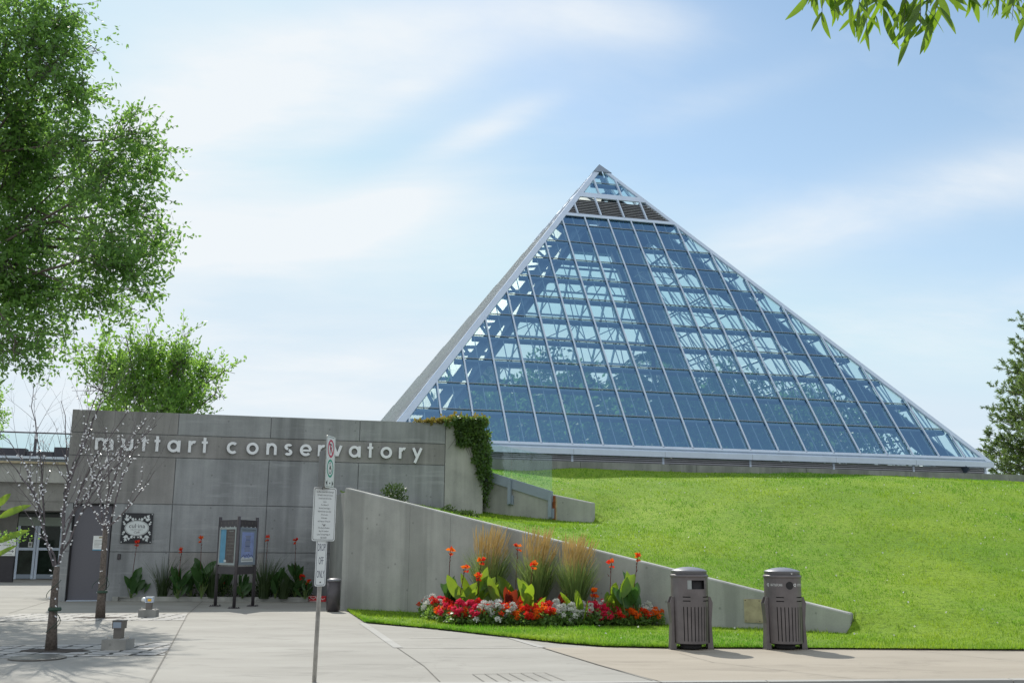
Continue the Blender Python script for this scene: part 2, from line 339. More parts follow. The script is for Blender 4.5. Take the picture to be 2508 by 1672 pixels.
def pavermat():
    m, t, o = newmat('stone setts')
    g = t.nodes.new('ShaderNodeTexCoord')
    b = N(t, 'ShaderNodeBsdfPrincipled', Roughness=0.8)
    nz = N(t, 'ShaderNodeTexNoise', Scale=5.0, Detail=3.0); LK(t, g.outputs['Object'], nz.inputs[0])
    ad = N(t, 'ShaderNodeVectorMath', operation='MULTIPLY_ADD'); LK(t, nz.outputs['Color'], ad.inputs[0]); ad.inputs[1].default_value = (0.22, 0.16, 0)
    LK(t, g.outputs['Object'], ad.inputs[2])
    br = N(t, 'ShaderNodeTexBrick', Scale=1.0); LK(t, ad.outputs[0], br.inputs[0])
    br.inputs['Brick Width'].default_value = 0.34; br.inputs['Row Height'].default_value = 0.36; br.inputs['Mortar Size'].default_value = 0.03; br.offset = 0.0; br.inputs['Mortar Smooth'].default_value = 0.3
    br.inputs['Color1'].default_value = (0.40, 0.39, 0.365, 1); br.inputs['Color2'].default_value = (0.31, 0.31, 0.305, 1); br.inputs['Mortar'].default_value = (0.035, 0.033, 0.028, 1)
    LK(t, br.outputs[0], b.inputs['Base Color'])
    bp = N(t, 'ShaderNodeBump', Strength=0.6, Distance=0.01, invert=True); LK(t, br.outputs['Fac'], bp.inputs['Height']); LK(t, bp.outputs[0], b.inputs['Normal'])
    LK(t, b.outputs[0], o.inputs[0])
    return m
m_paver = pavermat()

# ------------------------------------------------------------------ mesh helpers
class MB:
    """collects shapes; build() links them as ONE mesh object"""
    def __init__(s): s.v = []; s.f = []; s.mi = []; s.mats = []
    def _m(s, m):
        if m not in s.mats: s.mats.append(m)
        return s.mats.index(m)
    def add(s, vs, fs, m):
        k = len(s.v); i = s._m(m)
        s.v.extend([tuple(float(c) for c in p) for p in vs])
        for f in fs: s.f.append(tuple(a + k for a in f)); s.mi.append(i)
    def quad(s, a, b, c, d, m): s.add([a, b, c, d], [(0, 1, 2, 3)], m)
    def hexa(s, p, m): s.add(p, [(0, 3, 2, 1), (4, 5, 6, 7), (0, 1, 5, 4), (1, 2, 6, 5), (2, 3, 7, 6), (3, 0, 4, 7)], m)
    def obox(s, o, ax, ay, az, m):        # corner + three edge vectors
        o, ax, ay, az = (np.array(q, float) for q in (o, ax, ay, az))
        s.hexa([o, o + ax, o + ax + ay, o + ay, o + az, o + ax + az, o + ax + ay + az, o + ay + az], m)
    def cbox(s, c, sx, sy, sz, m, rz=0.0):  # centred in x,y; bottom at c[2]
        ca, sa = math.cos(rz), math.sin(rz); X = np.array([ca, sa, 0]) * sx; Y = np.array([-sa, ca, 0]) * sy
        s.obox(np.array(c, float) - X / 2 - Y / 2, X, Y, (0, 0, sz), m)
    def beam(s, a, b, w, h, m, up=(0, 0, 1)):
        a = np.array(a, float); b = np.array(b, float); d = b - a; L = np.linalg.norm(d)
        if L < 1e-6: return
        d /= L; up = np.array(up, float); x = np.cross(d, up)
        if np.linalg.norm(x) < 1e-6: x = np.cross(d, (1, 0, 0))
        x /= np.linalg.norm(x); y = np.cross(x, d)
        s.obox(a - x * w / 2 - y * h / 2, x * w, y * h, d * L, m)
    def tube(s, pts, rs, m, n=6, cap=True):
        pts = [np.array(p, float) for p in pts]
        if not hasattr(rs, '__len__'): rs = [rs] * len(pts)
        vs = []; fs = []
        x = None
        for i, p in enumerate(pts):
            d = pts[min(i + 1, len(pts) - 1)] - pts[max(i - 1, 0)]; d = d / (np.linalg.norm(d) + 1e-9)
            if x is None:
                x = np.cross(d, (0, 0, 1.0))
                if np.linalg.norm(x) < 1e-3: x = np.cross(d, (0, 1.0, 0))
            x = x - d * (x @ d); x /= np.linalg.norm(x) + 1e-9; y = np.cross(d, x)
            for k in range(n):
                a = 2 * math.pi * k / n
                vs.append(p + (x * math.cos(a) + y * math.sin(a)) * rs[i])
        for i in range(len(pts) - 1):
            for k in range(n):
                fs.append((i * n + k, i * n + (k + 1) % n, (i + 1) * n + (k + 1) % n, (i + 1) * n + k))
        if cap:
            fs.append(tuple(range(n))[::-1]); fs.append(tuple((len(pts) - 1) * n + k for k in range(n)))
        s.add(vs, fs, m)
    def lathe(s, c, prof, m, n=32):        # prof: list of (r, z)
        vs = []; fs = []
        for r, z in prof:
            for k in range(n):
                a = 2 * math.pi * k / n; vs.append((c[0] + r * math.cos(a), c[1] + r * math.sin(a), c[2] + z))
        for i in range(len(prof) - 1):
            for k in range(n): fs.append((i * n + k, i * n + (k + 1) % n, (i + 1) * n + (k + 1) % n, (i + 1) * n + k))
        fs.append(tuple(range(n))[::-1]); fs.append(tuple((len(prof) - 1) * n + k for k in range(n)))
        s.add(vs, fs, m)
    def prism(s, o, X, Y, Zv, poly, d0, d1, m, mside=None):   # 2-D outline in X,Y at o pushed out along Zv
        o, X, Y, Zv = (np.array(q, float) for q in (o, X, Y, Zv)); n = len(poly)
        vs = [o + X * p[0] + Y * p[1] + Zv * d0 for p in poly] + [o + X * p[0] + Y * p[1] + Zv * d1 for p in poly]
        s.add(vs, [tuple(range(n))[::-1], tuple(range(n, 2 * n))], m)
        s.add(vs, [(i, (i + 1) % n, n + (i + 1) % n, n + i) for i in range(n)], mside or m)
    def build(s, name, parent=None, smooth=False):
        me = bpy.data.meshes.new(name); me.from_pydata(s.v, [], s.f); me.update()
        for m in s.mats: me.materials.append(m)
        if len(s.mats) > 1: me.polygons.foreach_set('material_index', np.array(s.mi, dtype=np.int32))
        if smooth: me.polygons.foreach_set('use_smooth', np.ones(len(s.f), dtype=bool))
        return link(name, me, parent)
def link(name, me, parent=None):
    o = bpy.data.objects.new(name, me); COL.objects.link(o)
    if parent is not None:
        o.parent = parent
        o.matrix_parent_inverse = parent.matrix_basis.inverted()
    return o
def tag(o, label=None, cat=None, group=None, kind=None):
    for k, v in (('label', label), ('category', cat), ('group', group), ('kind', kind)):
        if v: o[k] = v
    return o
def thing(name, label, cat, loc=(0, 0, 0), group=None):
    o = bpy.data.objects.new(name, None); COL.objects.link(o); o.location = tuple(float(c) for c in loc)
    o.empty_display_size = 0.2
    return tag(o, label, cat, group)
def struct(name, mb): return tag(mb.build(name), kind='structure')
def npmesh(name, V, F, mats, mi=None, parent=None, smooth=False):
    """fast mesh from arrays; F is (n, k)"""
    me = bpy.data.meshes.new(name); k = F.shape[1]
    me.vertices.add(len(V)); me.vertices.foreach_set('co', V.astype(np.float32).ravel())
    me.loops.add(F.size); me.loops.foreach_set('vertex_index', F.astype(np.int32).ravel())
    me.polygons.add(len(F)); me.polygons.foreach_set('loop_start', np.arange(0, F.size, k, dtype=np.int32))
    me.polygons.foreach_set('loop_total', np.full(len(F), k, dtype=np.int32))
    for m in mats: me.materials.append(m)
    if mi is not None: me.polygons.foreach_set('material_index', mi.astype(np.int32))
    if smooth: me.polygons.foreach_set('use_smooth', np.ones(len(F), dtype=bool))
    me.update(calc_edges=True); me.validate()
    return link(name, me, parent)
def unit(a): return a / (np.linalg.norm(a, axis=-1, keepdims=True) + 1e-9)
def leaves(P, D, L, Wd, fold=0.18):
    """pointed leaves: P base, D direction (n,3), L length, Wd width -> verts, quads (two halves folded on the midrib)"""
    n = len(P); D = unit(D)
    s = unit(np.cross(D, nr.normal(size=(n, 3)))); u = np.cross(s, D)
    L = np.broadcast_to(L, (n,))[:, None]; Wd = np.broadcast_to(Wd, (n,))[:, None]
    mid = P + D * L * 0.45 - u * L * 0.05; tip = P + D * L
    a = mid + s * Wd * 0.5 + u * Wd * fold; b = mid - s * Wd * 0.5 + u * Wd * fold
    V = np.stack([P, a, tip, b], 1).reshape(-1, 3)
    i = np.arange(n)[:, None] * 4
    return V, np.concatenate([i + np.array([[0, 1, 2]]), i + np.array([[0, 2, 3]])], 0)
def text_mb(mb, s, size, o, X, Y, m, align='CENTER', sx=1.0, d=0.0):
    """flat lettering on a plane: origin o, X right, Y up"""
    cu = bpy.data.curves.new('t', 'FONT'); cu.body = s; cu.size = size; cu.align_x = align; cu.resolution_u = 2
    ob = bpy.data.objects.new('t', cu); COL.objects.link(ob)
    me = bpy.data.meshes.new_from_object(ob.evaluated_get(bpy.context.evaluated_depsgraph_get()))
    o, X, Y = (np.array(q, float) for q in (o, X, Y)); Zn = np.cross(X, Y)
    mb.add([o + X * v.co.x * sx + Y * v.co.y + Zn * d for v in me.vertices], [tuple(p.vertices) for p in me.polygons], m)
    bpy.data.objects.remove(ob); bpy.data.curves.remove(cu); bpy.data.meshes.remove(me)
Z3 = np.array([0, 0, 1.0])

# ------------------------------------------------------------------ frames shared by the buildings
PH = rad(14.1)
E3 = np.array([math.cos(PH), math.sin(PH), 0]); G3 = np.array([-math.sin(PH), math.cos(PH), 0])
WO = np.array([0, 31.0, 0])
def WP(s, off, z): return WO + E3 * s - G3 * off + Z3 * z       # along the entrance wall, off = towards the viewer
PL = np.array([-4.677, 36.754, 5.168]); PS, PHT = 25.7, 16.66    # greenhouse: near left corner, side, height
RA = np.array([-4.06, 25.27, 0]); RB = np.array([6.17, 19.10, 0])  # retaining wall foot line
RD = (RB - RA) / np.linalg.norm(RB - RA); RN = np.array([-RD[1], RD[0], 0]); RL = np.linalg.norm(RB - RA)
LA = np.array([-0.95, 31.29, 0]); LD = np.array([0.857, -0.5153, 0]); LN = np.array([0.5153, 0.857, 0]); LLEN = 3.78

# ------------------------------------------------------------------ ground sheets
g = MB(); g.quad((-600, -200, -0.2), (600, -200, -0.2), (600, 900, -0.2), (-600, 900, -0.2), m_earth); struct('ground', g)
def kerb_y(x): return 11.98 + 0.118 * x
g = MB(); g.quad((-60, -30, -0.15), (60, -30, -0.15), (60, kerb_y(60), -0.15), (-60, kerb_y(-60), -0.15), m_asph); struct('road', g)
g = MB()
g.hexa([(-60, kerb_y(-60), -0.3), (60, kerb_y(60), -0.3), (60, 60, -0.3), (-60, 60, -0.3), (-60, kerb_y(-60), 0), (60, kerb_y(60), 0), (60, 60, 0), (-60, 60, 0)], m_plaza)
struct('plaza', g)
def sheet(mb, pts, z, m, th=None):
    mb.add([(p[0], p[1], z) for p in pts], [tuple(range(len(pts)))], m)
wl = [gnd(1245, 1487), gnd(1375, 1527), gnd(1520, 1568)]
g = MB()
pw = [(wl[2][0], kerb_y(wl[2][0]) + 0.16), (40, kerb_y(40) + 0.16), (40, 16.6), (2.4, 16.6), (wl[0][0], wl[0][1]), (wl[1][0], wl[1][1])]
sheet(g, pw, 0.004, m_walk); struct('pavement', g)
g = MB()
for i in range(12):                                # kerb stones with joints
    x0 = -12 + i * 3.0; x1 = x0 + 2.985
    g.hexa([(x0, kerb_y(x0) - 0.01, -0.28), (x1, kerb_y(x1) - 0.01, -0.28), (x1, kerb_y(x1) + 0.14, -0.28), (x0, kerb_y(x0) + 0.14, -0.28),
            (x0, kerb_y(x0) - 0.01, 0.010), (x1, kerb_y(x1) - 0.01, 0.010), (x1, kerb_y(x1) + 0.14, 0.010), (x0, kerb_y(x0) + 0.14, 0.010)], m_band)
struct('kerb', g)
def line(mb, pts, w, z, m):
    pts = [np.array(p, float) for p in pts]
    for a, b in zip(pts[:-1], pts[1:]):
        d = unit((b - a)[None])[0]; n = np.array([-d[1], d[0], 0]) * w / 2
        mb.add([(*(a - n)[:2], z), (*(b - n)[:2], z), (*(b + n)[:2], z), (*(a + n)[:2], z)], [(0, 1, 2, 3)], m)
g = MB()
line(g, [gnd(468, 1378), gnd(430, 1411), gnd(395, 1478), gnd(345, 1567), gnd(300, 1640)], 0.018, 0.008, m_joint)
line(g, [gnd(912, 1487), gnd(975, 1530), gnd(1035, 1590)], 0.012, 0.008, m_joint)
line(g, [gnd(940, 1465), gnd(1175, 1463)], 0.03, 0.008, m_jointp)
line(g, [gnd(915, 1487), gnd(1245, 1487)], 0.035, 0.012, m_jointp)
line(g, [gnd(0, 1399), gnd(430, 1399)], 0.02, 0.008, m_joint)
line(g, [gnd(20, 1408), gnd(125, 1376)], 0.012, 0.008, m_joint)
line(g, [gnd(1245, 1487), gnd(1375, 1527), gnd(1520, 1568)], 0.02, 0.012, m_joint)
line(g, [gnd(1630, 1520), gnd(1950, 1558), gnd(2010, 1564)], 0.010, 0.0085, m_joint)
line(g, [gnd(2080, 1492), gnd(2352, 1520)], 0.010, 0.0085, m_joint)
line(g, [gnd(1560, 1500), gnd(1640, 1522)], 0.008, 0.0085, m_joint)
a = [gnd(1085, 1548), gnd(1250, 1544), gnd(1306, 1567), gnd(1125, 1574)]
line(g, [a[0], a[1]], 0.012, 0.008, m_joint)
for k in range(7):
    t = k / 6; p = a[0] * (1 - t) + a[1] * t; q = a[3] * (1 - t) + a[2] * t; line(g, [p, q], 0.010, 0.0081, m_joint)
struct('paving_joints', g)
g = MB(); line(g, [gnd(832, 1430), gnd(915, 1487)], 0.14, 0.006, m_band); line(g, [gnd(1168, 1463), gnd(1245, 1486)], 0.12, 0.006, m_band); struct('pale_band', g)
g = MB()
for q in (((45, 1409), (432, 1409), (425, 1424), (-60, 1427)), ((-60, 1484), (395, 1475), (378, 1504), (-60, 1512))):
    sheet(g, [gnd(*p) for p in q], 0.006, m_paver)
struct('sett_strips', g)

# ------------------------------------------------------------------ lawn: flat verge, hill, bank above the low wall
def tps_fit(P, Zv):
    n = len(P); d = np.linalg.norm(P[:, None] - P[None], axis=2)
    Kk = d ** 2 * np.log(d + 1e-9); A = np.zeros((n + 3, n + 3))
    A[:n, :n] = Kk + np.eye(n) * 0.02; A[:n, n] = 1; A[:n, n + 1:] = P; A[n, :n] = 1; A[n + 1:, :n] = P.T
    return np.linalg.solve(A, np.concatenate([Zv, np.zeros(3)]))
def tps(P, w, Q):
    d = np.linalg.norm(Q[:, None] - P[None], axis=2)
    return (d ** 2 * np.log(d + 1e-9)) @ w[:len(P)] + w[len(P)] + Q @ w[len(P) + 1:]
def ret_top(t): return 2.90 + (0.395 - 2.90) * t
ctl = []
for t in (-0.03, 0.12, 0.28, 0.42, 0.56, 0.7, 0.84, 0.97):
    p = RA + RD * RL * t + RN * 0.3; ctl.append((p[0], p[1], ret_top(max(t, 0)) - 0.07))
for x, y, z in [(-6, 35.6, 4.3), (2.2, 37.45, 4.31), (5.3, 38.2, 4.33), (9.5, 39.3, 4.36), (14.2, 40.46, 4.38), (21, 42.2, 4.22), (30, 44.4, 4.0), (40, 47, 3.8),
                (7.2, 16.4, 0.02), (9, 16.4, 0.02), (12, 16.45, 0.02), (18, 16.5, 0.02), (28, 16.6, 0.02), (40, 16.7, 0.02), (6.9, 18.6, 0.28),
                (10.5, 19.5, 0.42), (16, 20.5, 0.6), (12, 28, 2.35), (20, 30, 2.6), (30, 31, 2.5), (7, 27.5, 2.2), (10, 34, 3.75), (18, 36.5, 3.9), (28, 38, 3.7),
                (2.4, 29.2, 2.22), (0.6, 30.1, 2.3), (-0.8, 30.6, 2.42), (2.2, 26.5, 1.95), (4.6, 30.5, 2.75)]: ctl.append((x, y, z))
ctl = np.array(ctl); TW = tps_fit(ctl[:, :2], ctl[:, 2])
def sstep(a, b, x): t = np.clip((x - a) / (b - a), 0, 1); return t * t * (3 - 2 * t)
def low_top(t): return 3.52 - 0.197 * t
def hill(Q):
    Q = np.asarray(Q, float)
    h = tps(ctl[:, :2], TW, Q)
    # bank held up by the low wall
    r = Q - LA[:2]; a = r @ LD[:2]; d = r @ LN[:2]
    h2 = low_top(np.clip(a, -2, LLEN)) - 0.07 + np.clip(d, 0, 12) * 0.135
    wgt = (d > 0.235) * (1 - sstep(LLEN - 1.1, LLEN + 0.9, a)) * (1 - sstep(2.0, 6.5, d))
    h = h + np.maximum(h2 - h, 0) * wgt
    # front verge, held flat by the retaining wall
    r = Q - RA[:2]; a = r @ RD[:2]; d = r @ RN[:2]
    e = np.clip(a - RL, 0, 9)
    s = (d > 0.235) * (e <= 0) + sstep(-0.25 - 0.9 * e, 0.25 + 0.9 * e, d) * (e > 0)
    s = np.where(e > 6, 1.0, s)
    bump = 0.02 * np.sin(Q[:, 0] * 1.7 + 1) * np.sin(Q[:, 1] * 1.3) + 0.03 * np.sin(Q[:, 0] * 0.6 + Q[:, 1] * 0.5)
    return np.maximum((h + bump) * s + 0.03 * (1 - s), 0.012)
PO = PL - G3 * 1.0                                   # parapet line
def par_y(x): return PO[1] + (x - PO[0]) * math.tan(PH)
edge = [gnd(*p) for p in [(797, 1403), (838, 1430), (880, 1434), (1000, 1445), (1150, 1462), (1280, 1477), (1390, 1486), (1530, 1489)]]
wallc = WP(-0.87, -0.2, 0)
poly = [tuple(RA[:2] + np.array([-0.80, 3.98])), tuple(RA[:2] + np.array([0.16, 0.05]))] + [tuple(p[:2]) for p in edge] + \
       [(4.25, 16.36), (8, 16.40), (14, 16.5), (40, 16.7), (40, par_y(40) + 0.1), (-3, par_y(-3) + 0.1), (-3, 33.0), tuple(wallc[:2]), tuple(WP(-0.87, 0.0, 0)[:2])]
poly = np.array(poly)
def inpoly(Q):
    x, y = Q[:, 0], Q[:, 1]; c = np.zeros(len(Q), bool); n = len(poly)
    for i in range(n):
        x0, y0 = poly[i]; x1, y1 = poly[i - 1]
        k = (y0 > y) != (y1 > y)
        c ^= k & (x < (x1 - x0) * (y - y0) / (y1 - y0 + 1e-12) + x0)
    return c
def snap(Q):
    best = np.full(len(Q), 1e9); out = Q.copy(); n = len(poly)
    for i in range(n):
        a = poly[i]; b = poly[(i + 1) % n]; ab = b - a; t = np.clip(((Q - a) @ ab) / (ab @ ab), 0, 1)
        p = a + t[:, None] * ab; d = np.linalg.norm(Q - p, axis=1); k = d < best; best[k] = d[k]; out[k] = p[k]
    return out
st = 0.14
gx = np.arange(-5.4, 26, st); gy = np.arange(15.9, 44.5, st)
X, Y = np.meshgrid(gx, gy); Q = np.stack([X.ravel(), Y.ravel()], 1); nx_ = len(gx)
ins = inpoly(Q)
I = (np.arange(len(gy) - 1)[:, None] * nx_ + np.arange(nx_ - 1)[None]).ravel()
F = np.stack([I, I + 1, I + nx_ + 1, I + nx_], 1)
F = F[ins[F].sum(1) >= 2]
out = ~ins; Q[out] = snap(Q[out])
used = np.unique(F); remap = -np.ones(len(Q), int); remap[used] = np.arange(len(used))
Qu = Q[used]; zz = np.concatenate([hill(Qu[i:i + 20000]) for i in range(0, len(Qu), 20000)])
lawn = npmesh('lawn', np.column_stack([Qu, zz]), remap[F], [m_lawn], smooth=True); tag(lawn, kind='structure')
# grass blades, thick near the camera and thin far off
def blade_mesh(Qb, h, w):
    n = len(Qb); zb = np.concatenate([hill(Qb[i:i + 20000]) for i in range(0, n, 20000)]) - 0.006
    B = np.column_stack([Qb, zb]); a = nr.uniform(0, 2 * math.pi, n); s = np.stack([np.cos(a), np.sin(a), np.zeros(n)], 1) * (w / 2)[:, None]
    ln = np.stack([nr.normal(0, .35, n), nr.normal(0, .35, n), np.ones(n)], 1) * h[:, None]
    V = np.stack([B - s, B + s, B + ln], 1).reshape(-1, 3)
    return V, np.arange(3 * n).reshape(-1, 3)
nb = 900000
Qb = np.column_stack([nr.uniform(-5.2, 25.5, nb), nr.uniform(16.2, 42.8, nb)])
dist = Qb[:, 1]
keep = nr.random(nb) < np.clip((19.5 / dist) ** 2.4, 0, 1) * 0.62
keep &= np.abs(Qb[:, 0]) < dist * 0.54 + 0.3
Qb = Qb[keep]; Qb = Qb[inpoly(Qb)]
r = Qb - RA[:2]; dd = r @ RN[:2]; aa = r @ RD[:2]; Qb = Qb[~((dd > -0.02) & (dd < 0.3) & (aa < RL + 0.02))]
r = Qb - LA[:2]; dd = r @ LN[:2]; aa = r @ LD[:2]; Qb = Qb[~((dd > -0.02) & (dd < 0.28) & (aa < LLEN + 0.02))]
gn = nr.random((260, 260)); gi = (Qb * np.array([3.1, 1.7])).astype(int) % 260; gf = (Qb * np.array([1.1, .55])).astype(int) % 260
hh = (0.35 + 0.8 * gn[gi[:, 0], gi[:, 1]] + .5 * gn[gf[:, 1], gf[:, 0]]) * nr.uniform(0.025, 0.06, len(Qb)) * (1 + 0.6 * (nr.random(len(Qb)) < .05)); ww = nr.uniform(0.008, 0.016, len(Qb)) * (Qb[:, 1] / 17)
V1, F1 = blade_mesh(Qb, hh, ww)
ne = 9000                                            # longer fringe along the edge of the paving
seg = nr.integers(2, len(edge) + 4, ne); tt = nr.random(ne)[:, None]
Qe = poly[seg] * (1 - tt) + poly[seg + 1] * tt + np.abs(nr.normal(0, .05, (ne, 2))) * np.array([0.3, 1]) + nr.normal(0, .012, (ne, 2))
V2, F2 = blade_mesh(Qe, nr.uniform(.03, .075, ne), nr.uniform(.007, .013, ne))
gr = npmesh('grass', np.concatenate([V1, V2]), np.concatenate([F1, F2 + len(V1)]), [m_blade]); tag(gr, 'short sunlit grass covering the verge and the hill', 'grass', kind='stuff')
nd = 260; Qd = np.column_stack([nr.uniform(1, 18, nd), nr.uniform(17, 36, nd)]); Qd = Qd[inpoly(Qd)]; zd_ = hill(Qd) + .05; Pd = np.column_stack([Qd, zd_])
V, F = leaves(Pd, nr.normal(0, 1, (len(Pd), 3)), np.full(len(Pd), .045), np.full(len(Pd), .04)); tag(npmesh('clover_flowers', V, F, [m_flow]), 'tiny white clover flowers scattered over the grass hill', 'clover', kind='stuff')

# ------------------------------------------------------------------ entrance wall block
ent = thing('entrance_building', 'grey cast concrete entrance block carrying the metal lettering, vine over one corner', 'building', WP(-6.6, 0, 0))
w = MB()
s0, s1 = -12.46, -0.87; zt = 5.13; D0, D1 = -12.23, -11.19; DZ = 2.58
def wbox(mb, sa, sb, oa, ob, za, zb, m): mb.obox(WP(sa, oa, za), E3 * (sb - sa), G3 * (oa - ob), (0, 0, zb - za), m)
wbox(w, s0, D0, -0.04, -2.6, 0, zt - .02, m_wall); wbox(w, D1, s1, -0.04, -2.6, 0, zt - .02, m_wall); wbox(w, D0, D1, -0.04, -2.6, DZ, zt - .02, m_wall)
wbox(w, D0, D1, -0.30, -2.6, 0, DZ, m_wall)
gpt = 0.011
colA = [s0, -9.66, -7.12, -4.58, -2.03]
rows = [(0, 1.30), (1.30, 2.59), (2.59, 3.88), (3.88, 4.51), (4.51, zt)]
for (z0, z1) in rows:
    band = (z0 == 3.88)
    cs = [s0, -2.03] if band else colA
    for a_, b_ in zip(cs[:-1], cs[1:]):
        za, zb = z0 + gpt * (z0 > 0), z1 - gpt * (z1 < zt)
        if a_ == s0 and z1 < 2.7:                    # around the door
            wbox(w, a_, D0, 0, -0.05, za, zb, m_wall); wbox(w, D1, b_ - gpt, 0, -0.05, za, zb, m_wall)
        else: wbox(w, a_ + gpt * (a_ != s0), b_ - gpt, 0, -0.05, za, zb, m_wallb if (a_ == s0 or (a_ == -9.66 and z0 < 1)) else m_wall)
wbox(w, -2.03 + gpt, s1 + 0.004, 0.004, -0.05, 0, zt, m_wall2)
wbox(w, s0, s1, -0.05, -2.6, zt - .02, zt, m_wall2)
w.build('wall', ent)
d = MB(); wbox(d, D0 + .045, D1 - .045, -0.16, -0.22, 0.02, DZ - .045, m_door); dr = d.build('door', ent)
f = MB(); wbox(f, D0, D0 + .045, -0.10, -0.28, 0, DZ, m_dark); wbox(f, D1 - .045, D1, -0.10, -0.28, 0, DZ, m_dark); wbox(f, D0 + .045, D1 - .045, -0.10, -0.28, DZ - .045, DZ, m_dark)
f.build('door_frame', dr)
f = MB(); wbox(f, D0 + .045, D1 - .045, 0.02, -0.16, 0.003, 0.02, m_alu); f.build('threshold', dr)
f = MB(); wbox(f, -10.985, -10.905, 0.03, -0.001, 1.10, 1.24, m_dark); wbox(f, -10.97, -10.92, 0.034, 0.03, 1.115, 1.225, m_bronze); f.build('intercom', ent)
w = MB(); wbox(w, -11.66, -11.36, -0.150, -0.158, 1.33, 1.72, m_white); wbox(w, -11.66, -11.36, -0.1485, -0.15, 1.33, 1.36, m_blue); wbox(w, -11.52, -11.38, -0.1485, -0.15, 1.655, 1.70, m_brass)
for k in range(6): wbox(w, -11.63, -11.63 + rnd.uniform(.16, .25), -0.1487, -0.15, 1.42 + k * .035, 1.43 + k * .035, m_inkg)
tag(w.build('notice'), 'white paper notice with a blue foot taped to the grey door', 'notice')

# lettering built from strokes: rings, arcs and bars
lt = thing('wall_lettering', 'pale metal letters spelling muttart conservatory high on the entrance wall', 'lettering', WP(-7.2, 0.05, 4.2))
XH, SW, BASE = 0.325, 0.077, 4.035
def letter(ch, sl, wd):
    mb = MB(); O = WP(sl, 0.0, BASE); cnt = [0]
    def slab(poly):
        dd = 0.078 - 0.0015 * cnt[0]; cnt[0] += 1
        mb.prism(O, E3, Z3, -G3, poly, 0.035, dd, m_letter, m_lside)
    def bar(x0, z0, x1, z1, wv=SW):
        dx, dz = x1 - x0, z1 - z0; L = math.hypot(dx, dz); nx, nz = -dz / L * wv / 2, dx / L * wv / 2
        slab([(x0 + nx, z0 + nz), (x0 - nx, z0 - nz), (x1 - nx, z1 - nz), (x1 + nx, z1 + nz)])
    def arc(cx_, cz_, ro, a0, a1, n=22, rx=None):
        rx = rx or ro; ri, rxi = ro - SW, rx - SW
        pts = [(cx_ + rx * math.cos(a0 + (a1 - a0) * k / n), cz_ + ro * math.sin(a0 + (a1 - a0) * k / n)) for k in range(n + 1)]
        pti = [(cx_ + rxi * math.cos(a0 + (a1 - a0) * k / n), cz_ + ri * math.sin(a0 + (a1 - a0) * k / n)) for k in range(n + 1)]
        dd = 0.078 - 0.0015 * cnt[0]; cnt[0] += 1
        for k in range(n):                            # strip of wedges sharing one front
            mb.prism(O, E3, Z3, -G3, [pts[k], pti[k], pti[k + 1], pts[k + 1]], 0.035, dd, m_letter, m_lside)
    R = XH / 2; h = SW / 2; pi = math.pi
    if ch == 'o': arc(wd / 2, R, R + .008, 0, 2 * pi, 36, wd / 2)
    elif ch == 'c': arc(wd / 2, R, R + .008, rad(48), rad(312), 30, wd / 2)
    elif ch == 'e': arc(wd / 2, R, R + .008, 0, rad(318), 32, wd / 2); bar(.03, R - .01, wd - .03, R - .01, .058)
    elif ch == 'a': arc((wd - .02) / 2, R, R + .008, 0, 2 * pi, 36, (wd - .02) / 2); bar(wd - h, 0, wd - h, XH)
    elif ch == 'n': bar(h, 0, h, XH); arc(wd / 2 + .005, XH - wd / 2 + .01, wd / 2, 0, pi, 18, wd / 2 - .005); bar(wd - h, 0, wd - h, XH - wd / 2 + .01)
    elif ch == 'u': bar(wd - h, 0, wd - h, XH); arc(wd / 2 - .005, wd / 2 - .01, wd / 2, pi, 2 * pi, 18, wd / 2 - .005); bar(h, wd / 2 - .01, h, XH)
    elif ch == 'm':
        q = (wd + SW) / 2
        bar(h, 0, h, XH)
        for k in (0, 1):
            x0 = k * (q - SW); arc(x0 + q / 2, XH - q / 2 + .01, q / 2, 0, pi, 16); bar(x0 + q - h, 0, x0 + q - h, XH - q / 2 + .01)
    elif ch == 'r': bar(h, 0, h, XH); arc(h + .11, XH - .12, .125, rad(62), pi, 12, .12)
    elif ch == 't': bar(wd / 2, 0, wd / 2, .425); bar(0, XH - .035, wd, XH - .035, .068)
    elif ch == 's':
        arc(wd / 2, XH - .088, .095, rad(30), rad(262), 18, wd / 2); arc(wd / 2, .086, .095, rad(-150), rad(85), 18, wd / 2)
    elif ch == 'v': bar(h, XH, wd / 2, .02); bar(wd - h, XH, wd / 2, .02)
    elif ch == 'y': bar(h, XH, wd / 2 + .01, .03); bar(wd - h, XH, wd * .28, -.115)
    mb.build('letter', lt)
for ch, a_, b_ in [('m', -11.80, -11.32), ('u', -11.103, -10.811), ('t', -10.60, -10.46), ('t', -10.257, -10.105), ('a', -9.908, -9.56), ('r', -9.351, -9.187),
                   ('t', -8.994, -8.831), ('c', -8.309, -7.984), ('o', -7.769, -7.434), ('n', -7.217, -6.928), ('s', -6.716, -6.489), ('e', -6.28, -5.944), ('r', -5.77, -5.61),
                   ('v', -5.364, -5.07), ('a', -4.884, -4.538), ('t', -4.344, -4.18), ('o', -3.962, -3.622), ('r', -3.422, -3.271), ('y', -3.035, -2.721)]:
    letter(ch, a_, b_ - a_)

